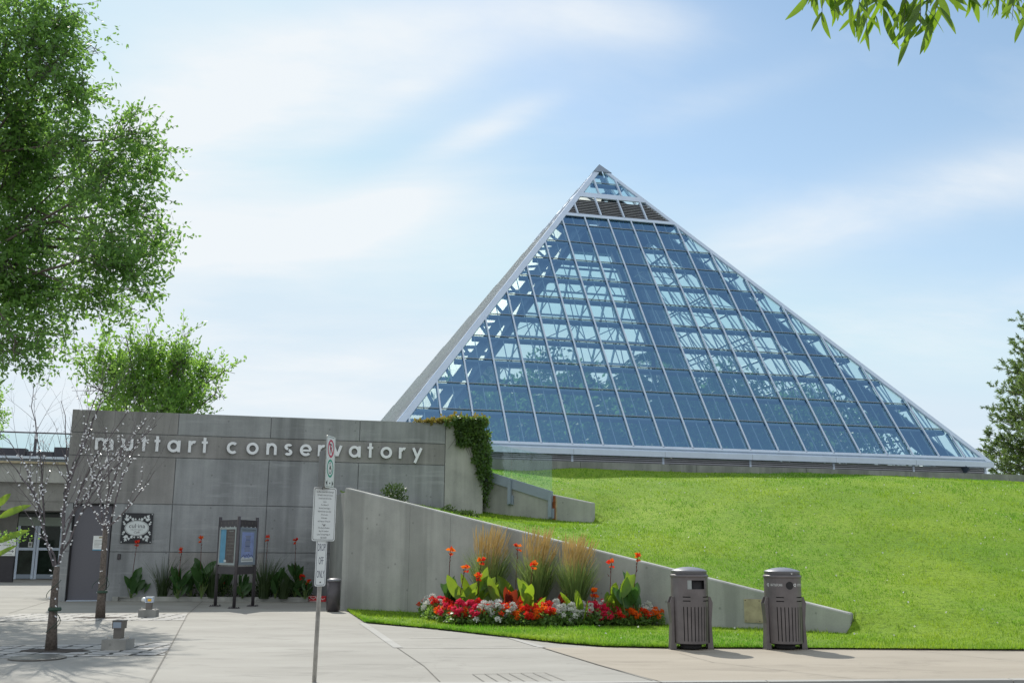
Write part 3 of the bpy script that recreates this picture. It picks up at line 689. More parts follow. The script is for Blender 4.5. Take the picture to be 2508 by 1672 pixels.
# cafe sign on the wall
cs = thing('cafe_sign', 'square black cafe sign with a pale oval and leaf ornament on the entrance wall', 'sign', WP(-10.55, 0.03, 1.93))
p = MB(); SC = -10.545; SZ = 1.935; SH = 0.405
wbox(p, SC - SH, SC + SH, 0.035, 0.012, SZ - SH, SZ + SH, m_black)
p.build('board', cs)
for dx in (-1, 1):
    for dz in (-1, 1):
        q = MB(); c_ = WP(SC + dx * (SH - .03), 0.035, SZ + dz * (SH - .03)); q.tube([c_, c_ - G3 * .012], .014, m_pale, 10); q.build('bolt', cs)
p = MB(); O = WP(SC, 0.036, SZ)
def ell(a, b, n=40): return [(a * math.cos(2 * math.pi * k / n), b * math.sin(2 * math.pi * k / n)) for k in range(n)]
p.prism(O, E3, Z3, -G3, ell(.315, .205), 0, .002, m_pale); p.prism(O, E3, Z3, -G3, ell(.298, .19), .002, .0035, m_black); p.prism(O, E3, Z3, -G3, ell(.29, .183), .0035, .005, m_pale)
p.build('oval', cs)
for sx in (-1, 1):
    for sz in (-1, 1):
        p = MB()
        for (x, z, a, L) in [(.27, .31, 60, .1), (.19, .28, 95, .08), (.30, .24, 20, .07), (.25, .225, 50, .12), (.345, .16, 15, .06), (.32, .11, 5, .08), (.12, .225, 110, .09), (.05, .235, 92, .06), (.13, .25, 60, .05)]:
            for da in (-38, 0, 38):
                an = rad(a + da); l_ = L * (1 if da == 0 else .72)
                pts = [(0, 0), (.5 * l_, .22 * l_), (l_, 0), (.5 * l_, -.22 * l_)]
                pr = [((x - .3 * L * math.cos(rad(a)) + q[0] * math.cos(an) - q[1] * math.sin(an)) * sx, (z - .3 * L * math.sin(rad(a)) + q[0] * math.sin(an) + q[1] * math.cos(an)) * sz) for q in pts]
                dpt = .0008 + .0002 * (da + 38) / 38 + rnd.random() * .0001
                p.add([O + E3 * q[0] + Z3 * q[1] - G3 * dpt for q in pr], [(0, 1, 2, 3) if sx * sz > 0 else (3, 2, 1, 0)], m_pale)
        p.build('leaf_ornament', cs)
p = MB(); OT = O - G3 * .0052
text_mb(p, 'cul·ina', .165, OT + Z3 * .005, E3, Z3, m_ink, d=.001); text_mb(p, 'MUTTART', .052, OT - Z3 * .062, E3, Z3, m_inkg, sx=1.35, d=.001); text_mb(p, 'Café', .085, OT - Z3 * .138, E3 , Z3 + E3 * .3, m_ink, d=.001)
p.build('lettering', cs)

# ------------------------------------------------------------------ entry pavilion in the left background
pv = thing('entry_pavilion', 'low concrete entry pavilion with glass doors set back left of the entrance wall', 'building', at(80, 1330, 44.6))
VO = gnd(95, 1329); VO[2] = 0
def VP(x, y, off=0.0): return onplane(x, y, VO - G3 * off, G3)
def vz(y, off=0.0, x=80): return VP(x, y, off)[2]
def vs(x, off=0.0, y=1250): return (VP(x, y, off) - VO) @ E3
def vbox(mb, sa, sb, oa, ob, za, zb, m): mb.obox(VO + E3 * sa - G3 * oa + Z3 * za, E3 * (sb - sa), G3 * (oa - ob), (0, 0, zb - za), m)
SL, SR = -9.0, 4.6
p = MB()
zf = [vz(y, 2.4) for y in (1172, 1150, 1108, 1066, 1046)]
vbox(p, SL, SR, 2.4, -6, zf[1], zf[2], m_block); vbox(p, SL, SR, 2.38, -6, zf[0], zf[1] - .002, m_block)
vbox(p, SL, SR, 2.6, -6, zf[2] + .002, zf[3], m_wall2)
p.build('fascia', pv)
p = MB(); vbox(p, SL, SR, 2.75, -6, zf[3] + .01, zf[3] + .10, m_brass); vbox(p, SL, SR, 1.9, -6, zf[3] + .1, zf[4] - .1, m_alud); vbox(p, SL, SR, 2.1, -6, zf[4] - .1, zf[4], m_alu); p.build('roof_edge', pv)
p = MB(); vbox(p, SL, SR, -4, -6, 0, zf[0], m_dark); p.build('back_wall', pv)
jl = vs(36)
p = MB(); vbox(p, SL, jl, 0.05, -3.0, 0, zf[0], m_block); vbox(p, SR - 1.7, SR, 0.05, -3.0, 0, zf[0], m_block); p.build('side_wall', pv)
xs = [vs(x) for x in (38, 84, 143)]
zd = [0.0, vz(1318), vz(1263), vz(1257), vz(1207), vz(1187), vz(1175), vz(1172)]
for k in (0, 1):
    a_, b_ = xs[k], xs[k + 1]
    f = MB()
    vbox(f, a_ + .01, a_ + .11, 0.06, -.04, zd[0], zd[4], m_alu); vbox(f, b_ - .11, b_ - .01, 0.06, -.04, zd[0], zd[4], m_alu)
    vbox(f, a_ + .11, b_ - .11, 0.055, -.04, zd[0] + .02, zd[1], m_alud); vbox(f, a_ + .11, b_ - .11, 0.055, -.04, zd[2], zd[3], m_alu)
    dd_ = f.build('glass_door', pv)
    f = MB(); vbox(f, a_ + .11, b_ - .11, 0.0, -.02, zd[1], zd[2], m_doorgl); vbox(f, a_ + .11, b_ - .11, 0.0, -.02, zd[3], zd[4], m_doorgl); f.build('pane', dd_)
p = MB(); vbox(p, xs[0], xs[2] + 2, 0.08, -.06, zd[4], zd[5], m_cream); vbox(p, xs[0], xs[2] + 2, 0.02, -.04, zd[5], zd[6], m_doorgl); vbox(p, xs[0], xs[2] + 2, 0.085, -.06, zd[6], zd[6] + .05, m_alu); p.build('transom', pv)
# notice panel on the door
p = MB(); a_ = xs[1] - .16; vbox(p, a_ - .16, a_, .075, .062, zd[3] + .02, zd[3] + .24, m_white); vbox(p, a_ - .13, a_ - .03, .078, .0751, zd[3] + .06, zd[3] + .2, m_inkg)
tag(p.build('door_notice'), 'small white notice on the glass entry door left of the bare tree', 'notice')
# planters and glass railing on the pavilion roof
for k, (xa, xb, ya) in enumerate([(-60, 44, 1030), (46, 108, 1036), (109, 172, 1025)]):
    p = MB(); sa, sb = vs(xa, 0), vs(xb, 0); zb_ = zf[4] + .002; zt_ = vz(ya, 0.6)
    vbox(p, sa, sb, .6, .55, zb_, zt_, m_rock); vbox(p, sa, sb, .05, 0, zb_, zt_, m_rock); vbox(p, sa, sa + .05, .55, .05, zb_, zt_, m_rock); vbox(p, sb - .05, sb, .55, .05, zb_, zt_, m_rock); vbox(p, sa + .05, sb - .05, .55, .05, zb_, zt_ - .06, m_soil)
    tag(p.build('roof_planter'), ['long dark planter at the left end of the pavilion roof', 'low dark planter in the middle of the pavilion roof', 'tallest dark planter on the pavilion roof, next to the entrance wall'][k], 'planter', 'planters on the pavilion roof')
rl = thing('roof_railing', 'dark framed glass railing along the pavilion roof', 'railing', VO + Z3 * zf[4])
zr = vz(992, -1.0); 
p = MB(); vbox(p, SL, SR, -.97, -1.03, zr - .06, zr, m_bronze); p.build('rail', rl)
for x in (58, 147, -30):
    p = MB(); a_ = vs(x, -1); vbox(p, a_ - .06, a_ + .06, -.98, -1.02, zf[4] + .002, zr - .06, m_bronze); p.build('post', rl)
p = MB(); vbox(p, SL, SR, -.99, -1.0, zf[4] + .05, zr - .06, m_rail); p.build('glass_panel', rl)

# ------------------------------------------------------------------ pyramid greenhouse
py = thing('pyramid_greenhouse', 'large glass pyramid greenhouse with a dark louvre band near its tip, on the grass hill', 'greenhouse', PL + E3 * PS / 2 + G3 * PS / 2)
corners = [PL, PL + E3 * PS, PL + E3 * PS + G3 * PS, PL + G3 * PS]
dirs = [E3, G3, -E3, -G3]; inw = [G3, -E3, -G3, E3]
APX = PL + E3 * PS / 2 + G3 * PS / 2 + Z3 * PHT
HS = PS / 2
def FP(k, u, z, dep=0.0):               # point on face k: u along its foot, z up, dep below the skin
    nrm = unit(np.cross(dirs[k], inw[k] * HS + Z3 * PHT)[None])[0]
    if nrm[2] < 0: nrm = -nrm
    return corners[k] + dirs[k] * u + inw[k] * (z / PHT * HS) + Z3 * z - nrm * dep
def ends(z): return z / PHT * HS, PS - z / PHT * HS
RW_ = 0.30                                # width of the ridge capping on each face (along the foot)
ZG, ZL0, ZL1, ZL2, ZC = 0.16, 12.62, 13.97, 14.30, 16.05
PIT = 1.229; mus = [-0.13 + PIT * k for k in range(1, 21)]
rowz = [1.42 + 1.163 * k for k in range(10)]
facelab = ['front', 'right', 'back', 'left']
def patch(mb, k, z0, z1, dep, m, ins=0.0, th=None):
    a0, b0 = ends(z0); a1, b1 = ends(z1)
    P_ = [FP(k, a0 + ins, z0, dep), FP(k, b0 - ins, z0, dep), FP(k, max(b1 - ins, HS), z1, dep), FP(k, min(a1 + ins, HS), z1, dep)]
    if th is None: mb.quad(*P_, m)
    else:
        Q_ = [FP(k, a0 + ins, z0, dep - th), FP(k, b0 - ins, z0, dep - th), FP(k, max(b1 - ins, HS), z1, dep - th), FP(k, min(a1 + ins, HS), z1, dep - th)]
        mb.hexa(P_ + Q_, m)
for k in range(4):
    gm = m_glass if k in (0,) else m_glassb
    p = MB(); patch(p, k, ZG, ZL0 + .02, 0.05, gm, .2); patch(p, k, ZL2 - .02, ZC, 0.05, gm, .2)
    p.build('glazing', py)
    # mullions (pale caps outside), each a part of its own
    UP = np.cross(dirs[k], inw[k] * HS + Z3 * PHT)
    for u in mus:
        zm = min((u - RW_ + .1) / HS * PHT, (PS - u - RW_ + .1) / HS * PHT, ZL0 - .05)
        if zm < ZG + .1: continue
        p = MB(); p.beam(FP(k, u, ZG - .02, -.015), FP(k, u, zm, -.015), .062, .05, m_mid if k == 3 else m_alu, up=UP); p.build('mullion', py)
    for u in (10.62, 11.85, 13.08, 14.31):
        zm = min((u - .2) / HS * PHT, (PS - u - .2) / HS * PHT, ZL1)
        if zm > ZL0: p = MB(); p.beam(FP(k, u, ZL0 + .06, -.02), FP(k, u, zm, -.02), .07, .12, m_alu, up=UP); p.build('louvre_post', py)
    for u in (12.18, 13.41):
        zm = min((u - .3) / HS * PHT, (PS - u - .3) / HS * PHT, ZC)
        p = MB(); p.beam(FP(k, u, ZL2 - .02, -.02), FP(k, u, zm, -.02), .07, .12, m_alu, up=UP); p.build('tip_post', py)
    # ridge capping, both edges of this face
    p = MB()
    p.hexa([FP(k, .03, .0, .06), FP(k, RW_, .0, .06), FP(k, HS - .14, PHT - .55, .06), FP(k, HS - .40, PHT - .55, .06), FP(k, .03, .0, -.03), FP(k, RW_, .0, -.03), FP(k, HS - .14, PHT - .55, -.03), FP(k, HS - .40, PHT - .55, -.03)], m_alu)
    p.hexa([FP(k, PS - .03, .0, .06), FP(k, PS - RW_, .0, .06), FP(k, HS + .14, PHT - .55, .06), FP(k, HS + .40, PHT - .55, .06), FP(k, PS - .03, .0, -.03), FP(k, PS - RW_, .0, -.03), FP(k, HS + .14, PHT - .55, -.03), FP(k, HS + .40, PHT - .55, -.03)], m_alu)
    p.build('ridge_capping', py)
    # louvre band with the beam above
    p = MB(); patch(p, k, ZL0 + .1, ZL1, .16, m_dark, .22)
    n = 10
    for i in range(n):
        z = ZL0 + .12 + (ZL1 - ZL0 - .16) * i / n; a_, b_ = ends(z)
        p.beam(FP(k, a_ + .24, z, .05), FP(k, b_ - .24, z, .05), .12, .022, m_louv, up=(0, 0, 1))
    p.build('louvre_band', py)
    for z0, z1, dp, ins_, th_ in ((ZL1, ZL2, .0, .26, .06), (ZL0 - .09, ZL0 + .09, .0, .26, .045), (ZG - .07, ZG + .03, .02, .26, .06)):
        p = MB(); patch(p, k, z0, z1, dp, m_alu, ins_, th_); p.build('cross_rail', py)
    # inside: rafters, purlins, space frame
    nrm_up = UP; rest = MB(); gb = MB()
    for u in mus:
        for du in ((0, PIT / 2) if k == 0 else (0,)):
            uu = u + du; zm = min((uu - .2) / HS * PHT, (PS - uu - .2) / HS * PHT, ZL0)
            if zm < .4: continue
            wv = (.06 if du == 0 else .028) * (1 if k == 0 else .8)
            tgt = MB() if (k == 0 and du == 0) else (gb if k == 0 else rest)
            tgt.beam(FP(k, uu, .0, .17 if du == 0 else .1), FP(k, uu, zm, .17 if du == 0 else .1), wv, (.12 if k == 0 else .07) if du == 0 else .04, m_struct if du == 0 or k else m_alud, up=nrm_up)
            if tgt is not gb and tgt is not rest: tgt.build('rafter', py)
    if k: tag(rest.build('rafters', py), kind='stuff')
    else: tag(gb.build('glazing_bars', py), kind='stuff')
    for z in rowz + [11.9, 15.17]:
        a_, b_ = ends(z); p = MB()
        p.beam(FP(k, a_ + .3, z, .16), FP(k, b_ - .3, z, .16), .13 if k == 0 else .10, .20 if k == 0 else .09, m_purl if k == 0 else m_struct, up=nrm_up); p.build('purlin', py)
        if k == 0: p = MB(); p.beam(FP(k, a_ + .35, z + .085, .03), FP(k, b_ - .35, z + .085, .03), .03, .035, m_alud, up=nrm_up); p.build('transom', py)
    p = MB(); DEP = 1.35
    zin = ([0.2] + rowz[1::2]) if k in (1, 2) else []
    for i, z in enumerate(zin):
        a_, b_ = ends(z); a_ += 1.9; b_ -= 1.9
        if b_ - a_ < 1.5: continue
        p.beam(FP(k, a_, z, DEP), FP(k, b_, z, DEP), .07, .07, m_struct, up=nrm_up)
    nodes = []
    q2 = PIT * 2
    for i, z in enumerate(zin):
        a_, b_ = ends(z); L_ = [HS + q2 * 1.0 * j + (q2 / 2 if i % 2 else 0) for j in range(-7, 8)]
        nodes.append([u for u in L_ if a_ + 1.6 < u < b_ - 1.6])
    for i, z in enumerate(zin):
        for u in nodes[i]:
            pin = FP(k, u, z, DEP)
            for du in (-PIT, PIT):
                for zo in (z - 1.163,):
                    if zo < 0: zo = .1
                    a_, b_ = ends(zo)
                    if a_ + .2 < u + du < b_ - .2 and zo < 12.3: p.beam(pin, FP(k, u + du, zo, .22), .042, .042, m_struct)
            if i + 1 < len(zin):
                for v in nodes[i + 1]:
                    if abs(abs(v - u) - q2 / 2) < .1: p.beam(pin, FP(k, v, zin[i + 1], DEP), .045, .045, m_struct)
    if k in (1, 2): p.build('space_frame', py)
    # deep hip beam under each ridge
    p = MB(); c = corners[k]; cen = (corners[0] + corners[2]) / 2
    out = unit((c - cen)[None])[0]; rdir = unit((APX - c)[None])[0]; side = unit(np.cross(rdir, Z3)[None])[0]; dn = np.cross(rdir, side); dn = dn if dn[2] < 0 else -dn
    o_ = c + dn * .76 + rdir * .4; e_ = APX + dn * .76 - rdir * 2.2
    p.hexa([o_ - side * 1.0, o_ + side * 1.0, o_ + side * .4 + dn * .8, o_ - side * .4 + dn * .8, e_ - side * 1.0, e_ + side * 1.0, e_ + side * .4 + dn * .8, e_ - side * .4 + dn * .8], m_purl)
    p.build('hip_beam', py)
    if k == 0:                              # boarding under the front pane beside the near ridge
        p = MB(); q = []
        for z in (.25, 12.4):
            a_, b_ = ends(z)
            for dp in (.34, .42):
                for du in (.62, 1.70): q.append(FP(0, a_ + du, z, dp))
        p.hexa([q[0], q[1], q[3], q[2], q[4], q[5], q[7], q[6]], m_purl); p.build('hip_board', py)
    # fascia at the foot and louvre strip below it
    p = MB()
    o0 = corners[k] - dirs[k] * .03 - inw[k] * .03; o1 = corners[k] + dirs[k] * (PS + .03) - inw[k] * .03
    i0 = corners[k] + dirs[k] * .2 + inw[k] * .2; i1 = corners[k] + dirs[k] * (PS - .2) + inw[k] * .2
    p.hexa([o0 - Z3 * .21, o1 - Z3 * .21, i1 - Z3 * .21, i0 - Z3 * .21, o0, o1, i1 + Z3 * .13, i0 + Z3 * .13], m_alu)
    for j in range(1, 7):
        q = corners[k] + dirs[k] * (j * 3.687 - .13) - inw[k] * .033; p.obox(q - Z3 * .205, dirs[k] * .012, inw[k] * .004, Z3 * .2, m_alud)
    p.build('fascia', py)
    p = MB()
    q0 = corners[k] + dirs[k] * .2 + inw[k] * .2; zb = -.21
    p.obox(q0 + inw[k] * .06 + dirs[k] * .06 - Z3 * .9, dirs[k] * (PS - .52), inw[k] * .1, Z3 * .68, m_dark)
    for j in range(6): p.obox(q0 - Z3 * (.28 + j * .075), dirs[k] * (PS - .4), inw[k] * .05, Z3 * .052, m_louv)
    for j in range(1, 7): p.obox(q0 + dirs[k] * (j * 3.687 - .36) - inw[k] * .02 - Z3 * .9, dirs[k] * .085, inw[k] * .05, Z3 * .688, m_alu)
    p.obox(q0 + dirs[k] * (PS - .5) - inw[k] * .02 - Z3 * .9, dirs[k] * .1, inw[k] * .1, Z3 * .688, m_alu)
    p.build('foot_louvres', py)
p = MB()
a0 = [FP(k, HS - .48, PHT - .62, -.08) for k in range(4)]; b0 = [FP(k, HS + .48, PHT - .62, -.08) for k in range(4)]
tip = APX + Z3 * .06
for k in range(4): p.add([a0[k], b0[k], tip], [(0, 1, 2)], m_alud)
p.add([tip - Z3 * .05 + q for q in ()], [], m_alud)
p.build('cap', py)
p = MB()                                    # ridges of the side face that stand proud, seen edge on
for j, u in enumerate(mus):
    zm = min((u - RW_ + .1) / HS * PHT, (PS - u - RW_ + .1) / HS * PHT, ZL0 - .05)
    p.beam(FP(3, u, ZG, -.03), FP(3, u, zm, -.03), .05, .08, m_mid, up=np.cross(dirs[3], inw[3] * HS + Z3 * PHT))
tag(p.build('fins', py), kind='stuff')
p = MB(); fl = [c + Z3 * -.35 for c in corners]; p.add([f_ + unit((APX - f_)[None])[0] * .3 * np.array([1, 1, 0]) for f_ in fl], [(0, 1, 2, 3)], m_soil); p.build('planting_floor', py)

# ------------------------------------------------------------------ parapet, retaining walls
pp = thing('parapet_wall', 'long dark concrete parapet running below the foot of the glass pyramid', 'wall', PO + E3 * 10)
p = MB()
for k in range(9):
    a_ = -2.0 + k * 4.6; p.obox(PO + E3 * a_ - Z3 * 2.5, E3 * 4.585, G3 * .3, Z3 * (2.5 + 4.6 - PO[2]), m_para)
p.build('wall', pp)
p = MB(); p.obox(PO - E3 * 2.0 + G3 * .3 + Z3 * (4.35 - PO[2]), E3 * 41, G3 * .6, Z3 * .02, m_para); p.build('ledge', pp)

def slopewall(name, parent, A, D, Nn, L, zt0, zt1, th, m, zb=-.3, mtop=None, cap=True):
    p = MB(); a = np.array([A[0], A[1], 0]); e = a + D * L
    p.hexa([a + Z3 * zb, e + Z3 * zb, e + Nn * th + Z3 * zb, a + Nn * th + Z3 * zb, a + Z3 * (zt0 - .025), e + Z3 * (zt1 - .025), e + Nn * th + Z3 * (zt1 - .025), a + Nn * th + Z3 * (zt0 - .025)], m)
    b = .018                                  # chamfered top edge
    p.hexa([a + Z3 * (zt0 - .025), e + Z3 * (zt1 - .025), e + Nn * th + Z3 * (zt1 - .025), a + Nn * th + Z3 * (zt0 - .025),
            a + Nn * b + Z3 * zt0, e + Nn * b - D * b + Z3 * zt1, e + Nn * (th - b) - D * b + Z3 * zt1, a + Nn * (th - b) + Z3 * zt0], mtop or m)
    return p.build(name, parent)
rw = thing('retaining_wall', 'long pale concrete retaining wall sloping down to the right behind the flower bed', 'wall', RA + RD * RL / 2)
slopewall('wall', rw, RA, RD, RN, RL, 2.90, 0.385, .24, m_ret, mtop=m_wall2)
p = MB(); p.obox(RA + RN * .24 + RD * .003 - Z3 * .3, RD * .24, np.array([-1.05, 4.25, 0]) - RN * .24, Z3 * 3.17, m_ret); p.build('return_wall', rw)
p = MB()
jq = lambda x, y: onplane(x, y, RA - RN * .001, RN)
for x, yb, yt in ((935, 1412, 1140), (1030, 1418, 1180), (1240, 1425, 1250)):
    b_ = jq(x, yb); r_ = b_ - RA; b_ = RA + RD * (r_ @ RD); a_ = r_ @ RD
    p.obox(b_ - RN * .0025 + Z3 * .02, RD * .008, RN * .0025, Z3 * (ret_top(a_ / RL) - .07), m_para)
p.build('joint_set', rw)
# brass access plate
a_ = (jq(1709, 1373) - RA) @ RD; b_ = (jq(1754, 1375) - RA) @ RD
z0 = jq(1709, 1428)[2]; z1 = jq(1709, 1374)[2]
p = MB(); p.obox(RA + RD * a_ - RN * .02 + Z3 * z0, RD * (b_ - a_ + .12), RN * .018, Z3 * (z1 - z0), m_brass)
for q in (.03, .3):
    for zz_ in (z0 + .03, z1 - .03): p.tube([RA + RD * (a_ + q) - RN * .02 + Z3 * zz_, RA + RD * (a_ + q) - RN * .026 + Z3 * zz_], .009, m_dark, 8)
tag(p.build('access_plate'), 'tarnished brass access plate screwed to the retaining wall behind the bins', 'plate')

lw = thing('low_wall', 'short sloping concrete wall with a rust streak, on the hill under the glass railing', 'wall', LA + LD * LLEN / 2)
slopewall('wall', lw, LA, LD, LN, LLEN, low_top(0), low_top(LLEN), .24, m_ret, zb=1.5, mtop=m_wall2)
lx = lambda x, y: (onplane(x, y, LA, LN) - LA) @ LD
ra_ = lx(1270, 1160)
p = MB(); p.obox(LA + LD * (ra_ - .02) - LN * .003 + Z3 * 2.2, LD * .11, LN * .003, Z3 * (low_top(ra_) - 2.235), m_rust); p.obox(LA + LD * (ra_ + .09) - LN * .002 + Z3 * 2.2, LD * .05, LN * .002, Z3 * (low_top(ra_) - 2.30), m_brass); p.build('rust_streak', lw)
gr_ = thing('glass_railing', 'clear glass railing with a grey steel base rail above the low wall', 'railing', LA + LD * 2)
p0, p1, p2 = -.6, lx(1176, 1130), lx(1269, 1150)
def LP(a, o, z): return LA + LD * a - LN * o + Z3 * z
zt_ = onplane(1269, 1046, LA, LN)[2]; zr2 = onplane(1270, 1128, LA, LN)[2]; zr1 = onplane(1177, 1099, LA, LN)[2]
slope = (zr1 - zr2) / (p2 - p1); ztl = onplane(1176, 1028, LA, LN)[2]
for a_, b_ in ((p0, p1 - .012), (p1 + .012, p2)):
    p = MB()
    top = lambda q: zt_ + (ztl - zt_) * (p2 - q) / (p2 - p1)
    p.hexa([LP(a_, .035, zr2 + slope * (p2 - a_)), LP(b_, .035, zr2 + slope * (p2 - b_)), LP(b_, .023, zr2 + slope * (p2 - b_)), LP(a_, .023, zr2 + slope * (p2 - a_)),
            LP(a_, .035, top(a_)), LP(b_, .035, top(b_)), LP(b_, .023, top(b_)), LP(a_, .023, top(a_))], m_rail)
    p.build('glass_panel', gr_)
p = MB()
p.hexa([LP(p0, .05, zr2 + slope * (p2 - p0) - .30), LP(p2 + .02, .05, zr2 - .30), LP(p2 + .02, .0, zr2 - .30), LP(p0, .0, zr2 + slope * (p2 - p0) - .30),
        LP(p0, .05, zr2 + slope * (p2 - p0)), LP(p2 + .02, .05, zr2), LP(p2 + .02, .0, zr2), LP(p0, .0, zr2 + slope * (p2 - p0))], m_alud)
p.build('base_rail', gr_)
for a_ in (p1 - .03, p2 - .03):
    zc = zr2 + slope * (p2 - a_); p = MB()
    p.obox(LP(a_ - .05, .13, zc - .75), LD * .1, LN * .075, Z3 * .73, m_alud); p.obox(LP(a_ - .1, .055, zc - .78), LD * .2, LN * .052, Z3 * .28, m_alud); p.build('post', gr_)

# ------------------------------------------------------------------ planter kerb at the foot of the entrance wall
k0, k1 = gnd(262, 1379.5), gnd(707, 1381.5)
kd = unit((k1 - k0)[None])[0]; kn = np.array([-kd[1], kd[0], 0])
pk = thing('planter_kerb', 'low concrete kerb edging the planting bed under the entrance wall', 'kerb', (k0 + k1) / 2)
p = MB(); p.obox(k0, kd * np.linalg.norm(k1 - k0), kn * .15, Z3 * .12, m_wall2); p.build('kerb_front', pk)
e0 = WP((k0 - WO) @ E3 - .05, .06, 0); e0[2] = 0
p = MB(); p.obox(k0 + kn * .152, kd * .15, e0 - k0 - kn * .152, Z3 * .118, m_wall2); p.build('kerb_end', pk)
p = MB(); q = [k0 + kn * .15 + kd * .15, k1 + kn * .15, k1 + np.array([.25, 1.2, 0]), WP(-5.2, .06, 0), WP((k0 - WO) @ E3, .06, 0)]
p.add([(a[0], a[1], .085) for a in q], [tuple(range(5))], m_soil); p.build('soil', pk)

# ------------------------------------------------------------------ notice kiosk
kf = [gnd(494, 1391.5), gnd(537, 1396.5), gnd(580, 1391.5)]
ks = thing('notice_kiosk', 'dark metal notice kiosk with two angled poster panels standing on three posts', 'kiosk', kf[1])
hts = [at(511, 1187, kf[0][1])[2], at(547, 1185, kf[1][1])[2], at(590, 1188, kf[2][1])[2]]
KH = sum(hts) / 3
for f_ in kf:
    p = MB(); p.tube([f_ + Z3 * .012, f_ + Z3 * KH], .042, m_bronze, 12); po = p.build('post', ks, True)
    p = MB(); p.cbox(f_, .24, .24, .014, m_bronze)
    for dx in (-.09, .09):
        for dy in (-.09, .09): p.tube([f_ + np.array([dx, dy, .014]), f_ + np.array([dx, dy, .04])], .014, m_bronze, 6)
    p.build('base_plate', po)
for i in (0, 1):
    A_, B_ = kf[i], kf[i + 1]; d_ = unit((B_ - A_)[None])[0]; L_ = np.linalg.norm(B_ - A_); n_ = np.array([d_[1], -d_[0], 0])
    def KP(a, o, z): return A_ + d_ * a + n_ * o + Z3 * z
    def kbox(mb, a0, a1, o0, o1, z0, z1, m): mb.obox(KP(a0, o0, z0), d_ * (a1 - a0), n_ * (o1 - o0), Z3 * (z1 - z0), m)
    z0, z1 = 1.02, KH - .26
    p = MB(); kbox(p, .045, L_ - .045, -.02, .02, KH - .24, KH - .08, m_bronze); kbox(p, .04, L_ - .04, -.03, .03, KH - .26, KH - .235, m_bronze)
    for j in range(5): c_ = KP(.12 + (L_ - .24) * j / 4, .0202, KH - .155); p.prism(c_, d_, Z3, n_, ell(.018, .035, 12), 0, .001, m_back)
    for j in range(4): c_ = KP(.16 + (L_ - .32) * j / 3, .0302, KH - .249); p.prism(c_, d_, Z3, n_, ell(.03, .008, 10), 0, .001, m_white)  # flat white ovals: glints on the header, painted in
    p.build('header', ks)
    p = MB(); kbox(p, .05, L_ - .05, -.015, .015, .80, .98, m_bronze)
    p.build('foot_panel', ks)
    fw = MB(); fm = m_frame if i == 0 else m_alud
    kbox(fw, .06, L_ - .06, -.03, .03, z0, z0 + .05, fm); kbox(fw, .06, L_ - .06, -.03, .03, z1 - .05, z1, fm); kbox(fw, .06, .11, -.03, .03, z0 + .05, z1 - .05, fm); kbox(fw, L_ - .11, L_ - .06, -.03, .03, z0 + .05, z1 - .05, fm)
    fo = fw.build('poster_frame', ks)
    p = MB(); a0, a1 = .11, L_ - .11; kbox(p, a0, a1, -.01, .012, z0 + .05, z1 - .05, m_brown if i == 0 else m_alud)
    W_ = a1 - a0; H_ = z1 - z0 - .1; zb = z0 + .05
    if i == 0:
        kbox(p, a0, a0 + W_ * .36, .012, .014, zb, zb + H_, m_blue)
        for j in range(7): kbox(p, a0 + W_ * .46, a0 + W_ * rnd.uniform(.8, .95), .012, .0135, zb + H_ * (.25 + .1 * j), zb + H_ * (.25 + .1 * j) + .02 + .02 * (j % 2), m_back)
        kbox(p, a0 + W_ * .55, a0 + W_ * .85, .012, .0135, zb + H_ * .93, zb + H_ * .965, m_inkg)
        kbox(p, a0 + W_ * .3, a0 + W_ * .45, .0142, .0155, zb + H_ * .02, zb + H_ * .09, m_pale)
    else:
        b0, b1 = a0 + W_ * .1, a1 - W_ * .06
        kbox(p, b0, b1, .012, .014, zb + H_ * .03, zb + H_ * .92, m_poster); kbox(p, b0, b1, .014, .0152, zb + H_ * .03, zb + H_ * .14, m_pale)
        for s_ in range(3):
            kbox(p, b0 + (b1 - b0) * (.05 + .33 * s_), b0 + (b1 - b0) * (.25 + .33 * s_), .014, .0151, zb + H_ * .142, zb + H_ * (.155 + .02 * (s_ != 1)), m_pale)
        kbox(p, b0 + .03, b1 - .03, .0152, .016, zb + H_ * .085, zb + H_ * .1, m_ink)
        for j in range(13): h_ = (b1 - b0) * rnd.uniform(.18, .34); mid = (b0 + b1) / 2; kbox(p, mid - h_, mid + h_, .014, .0148, zb + H_ * (.34 + .038 * j), zb + H_ * (.34 + .038 * j) + .014, m_inkb if j % 5 == 4 else m_inkg)
        pts = [0, .12, .22, .32, .42, .5, .6, .72, .85, 1]; hz_ = [.16, .2, .24, .18, .25, .19, .27, .2, .24, .17]
        for j in range(9):
            u0, u1 = b0 + (b1 - b0) * pts[j], b0 + (b1 - b0) * pts[j + 1]
            a__, b__ = KP(u0, .0155, zb + H_ * hz_[j]), KP(u1, .0155, zb + H_ * hz_[j + 1]); p.beam(a__, b__, .012, .002, m_inkb, up=n_)
    p.build('poster', fo)

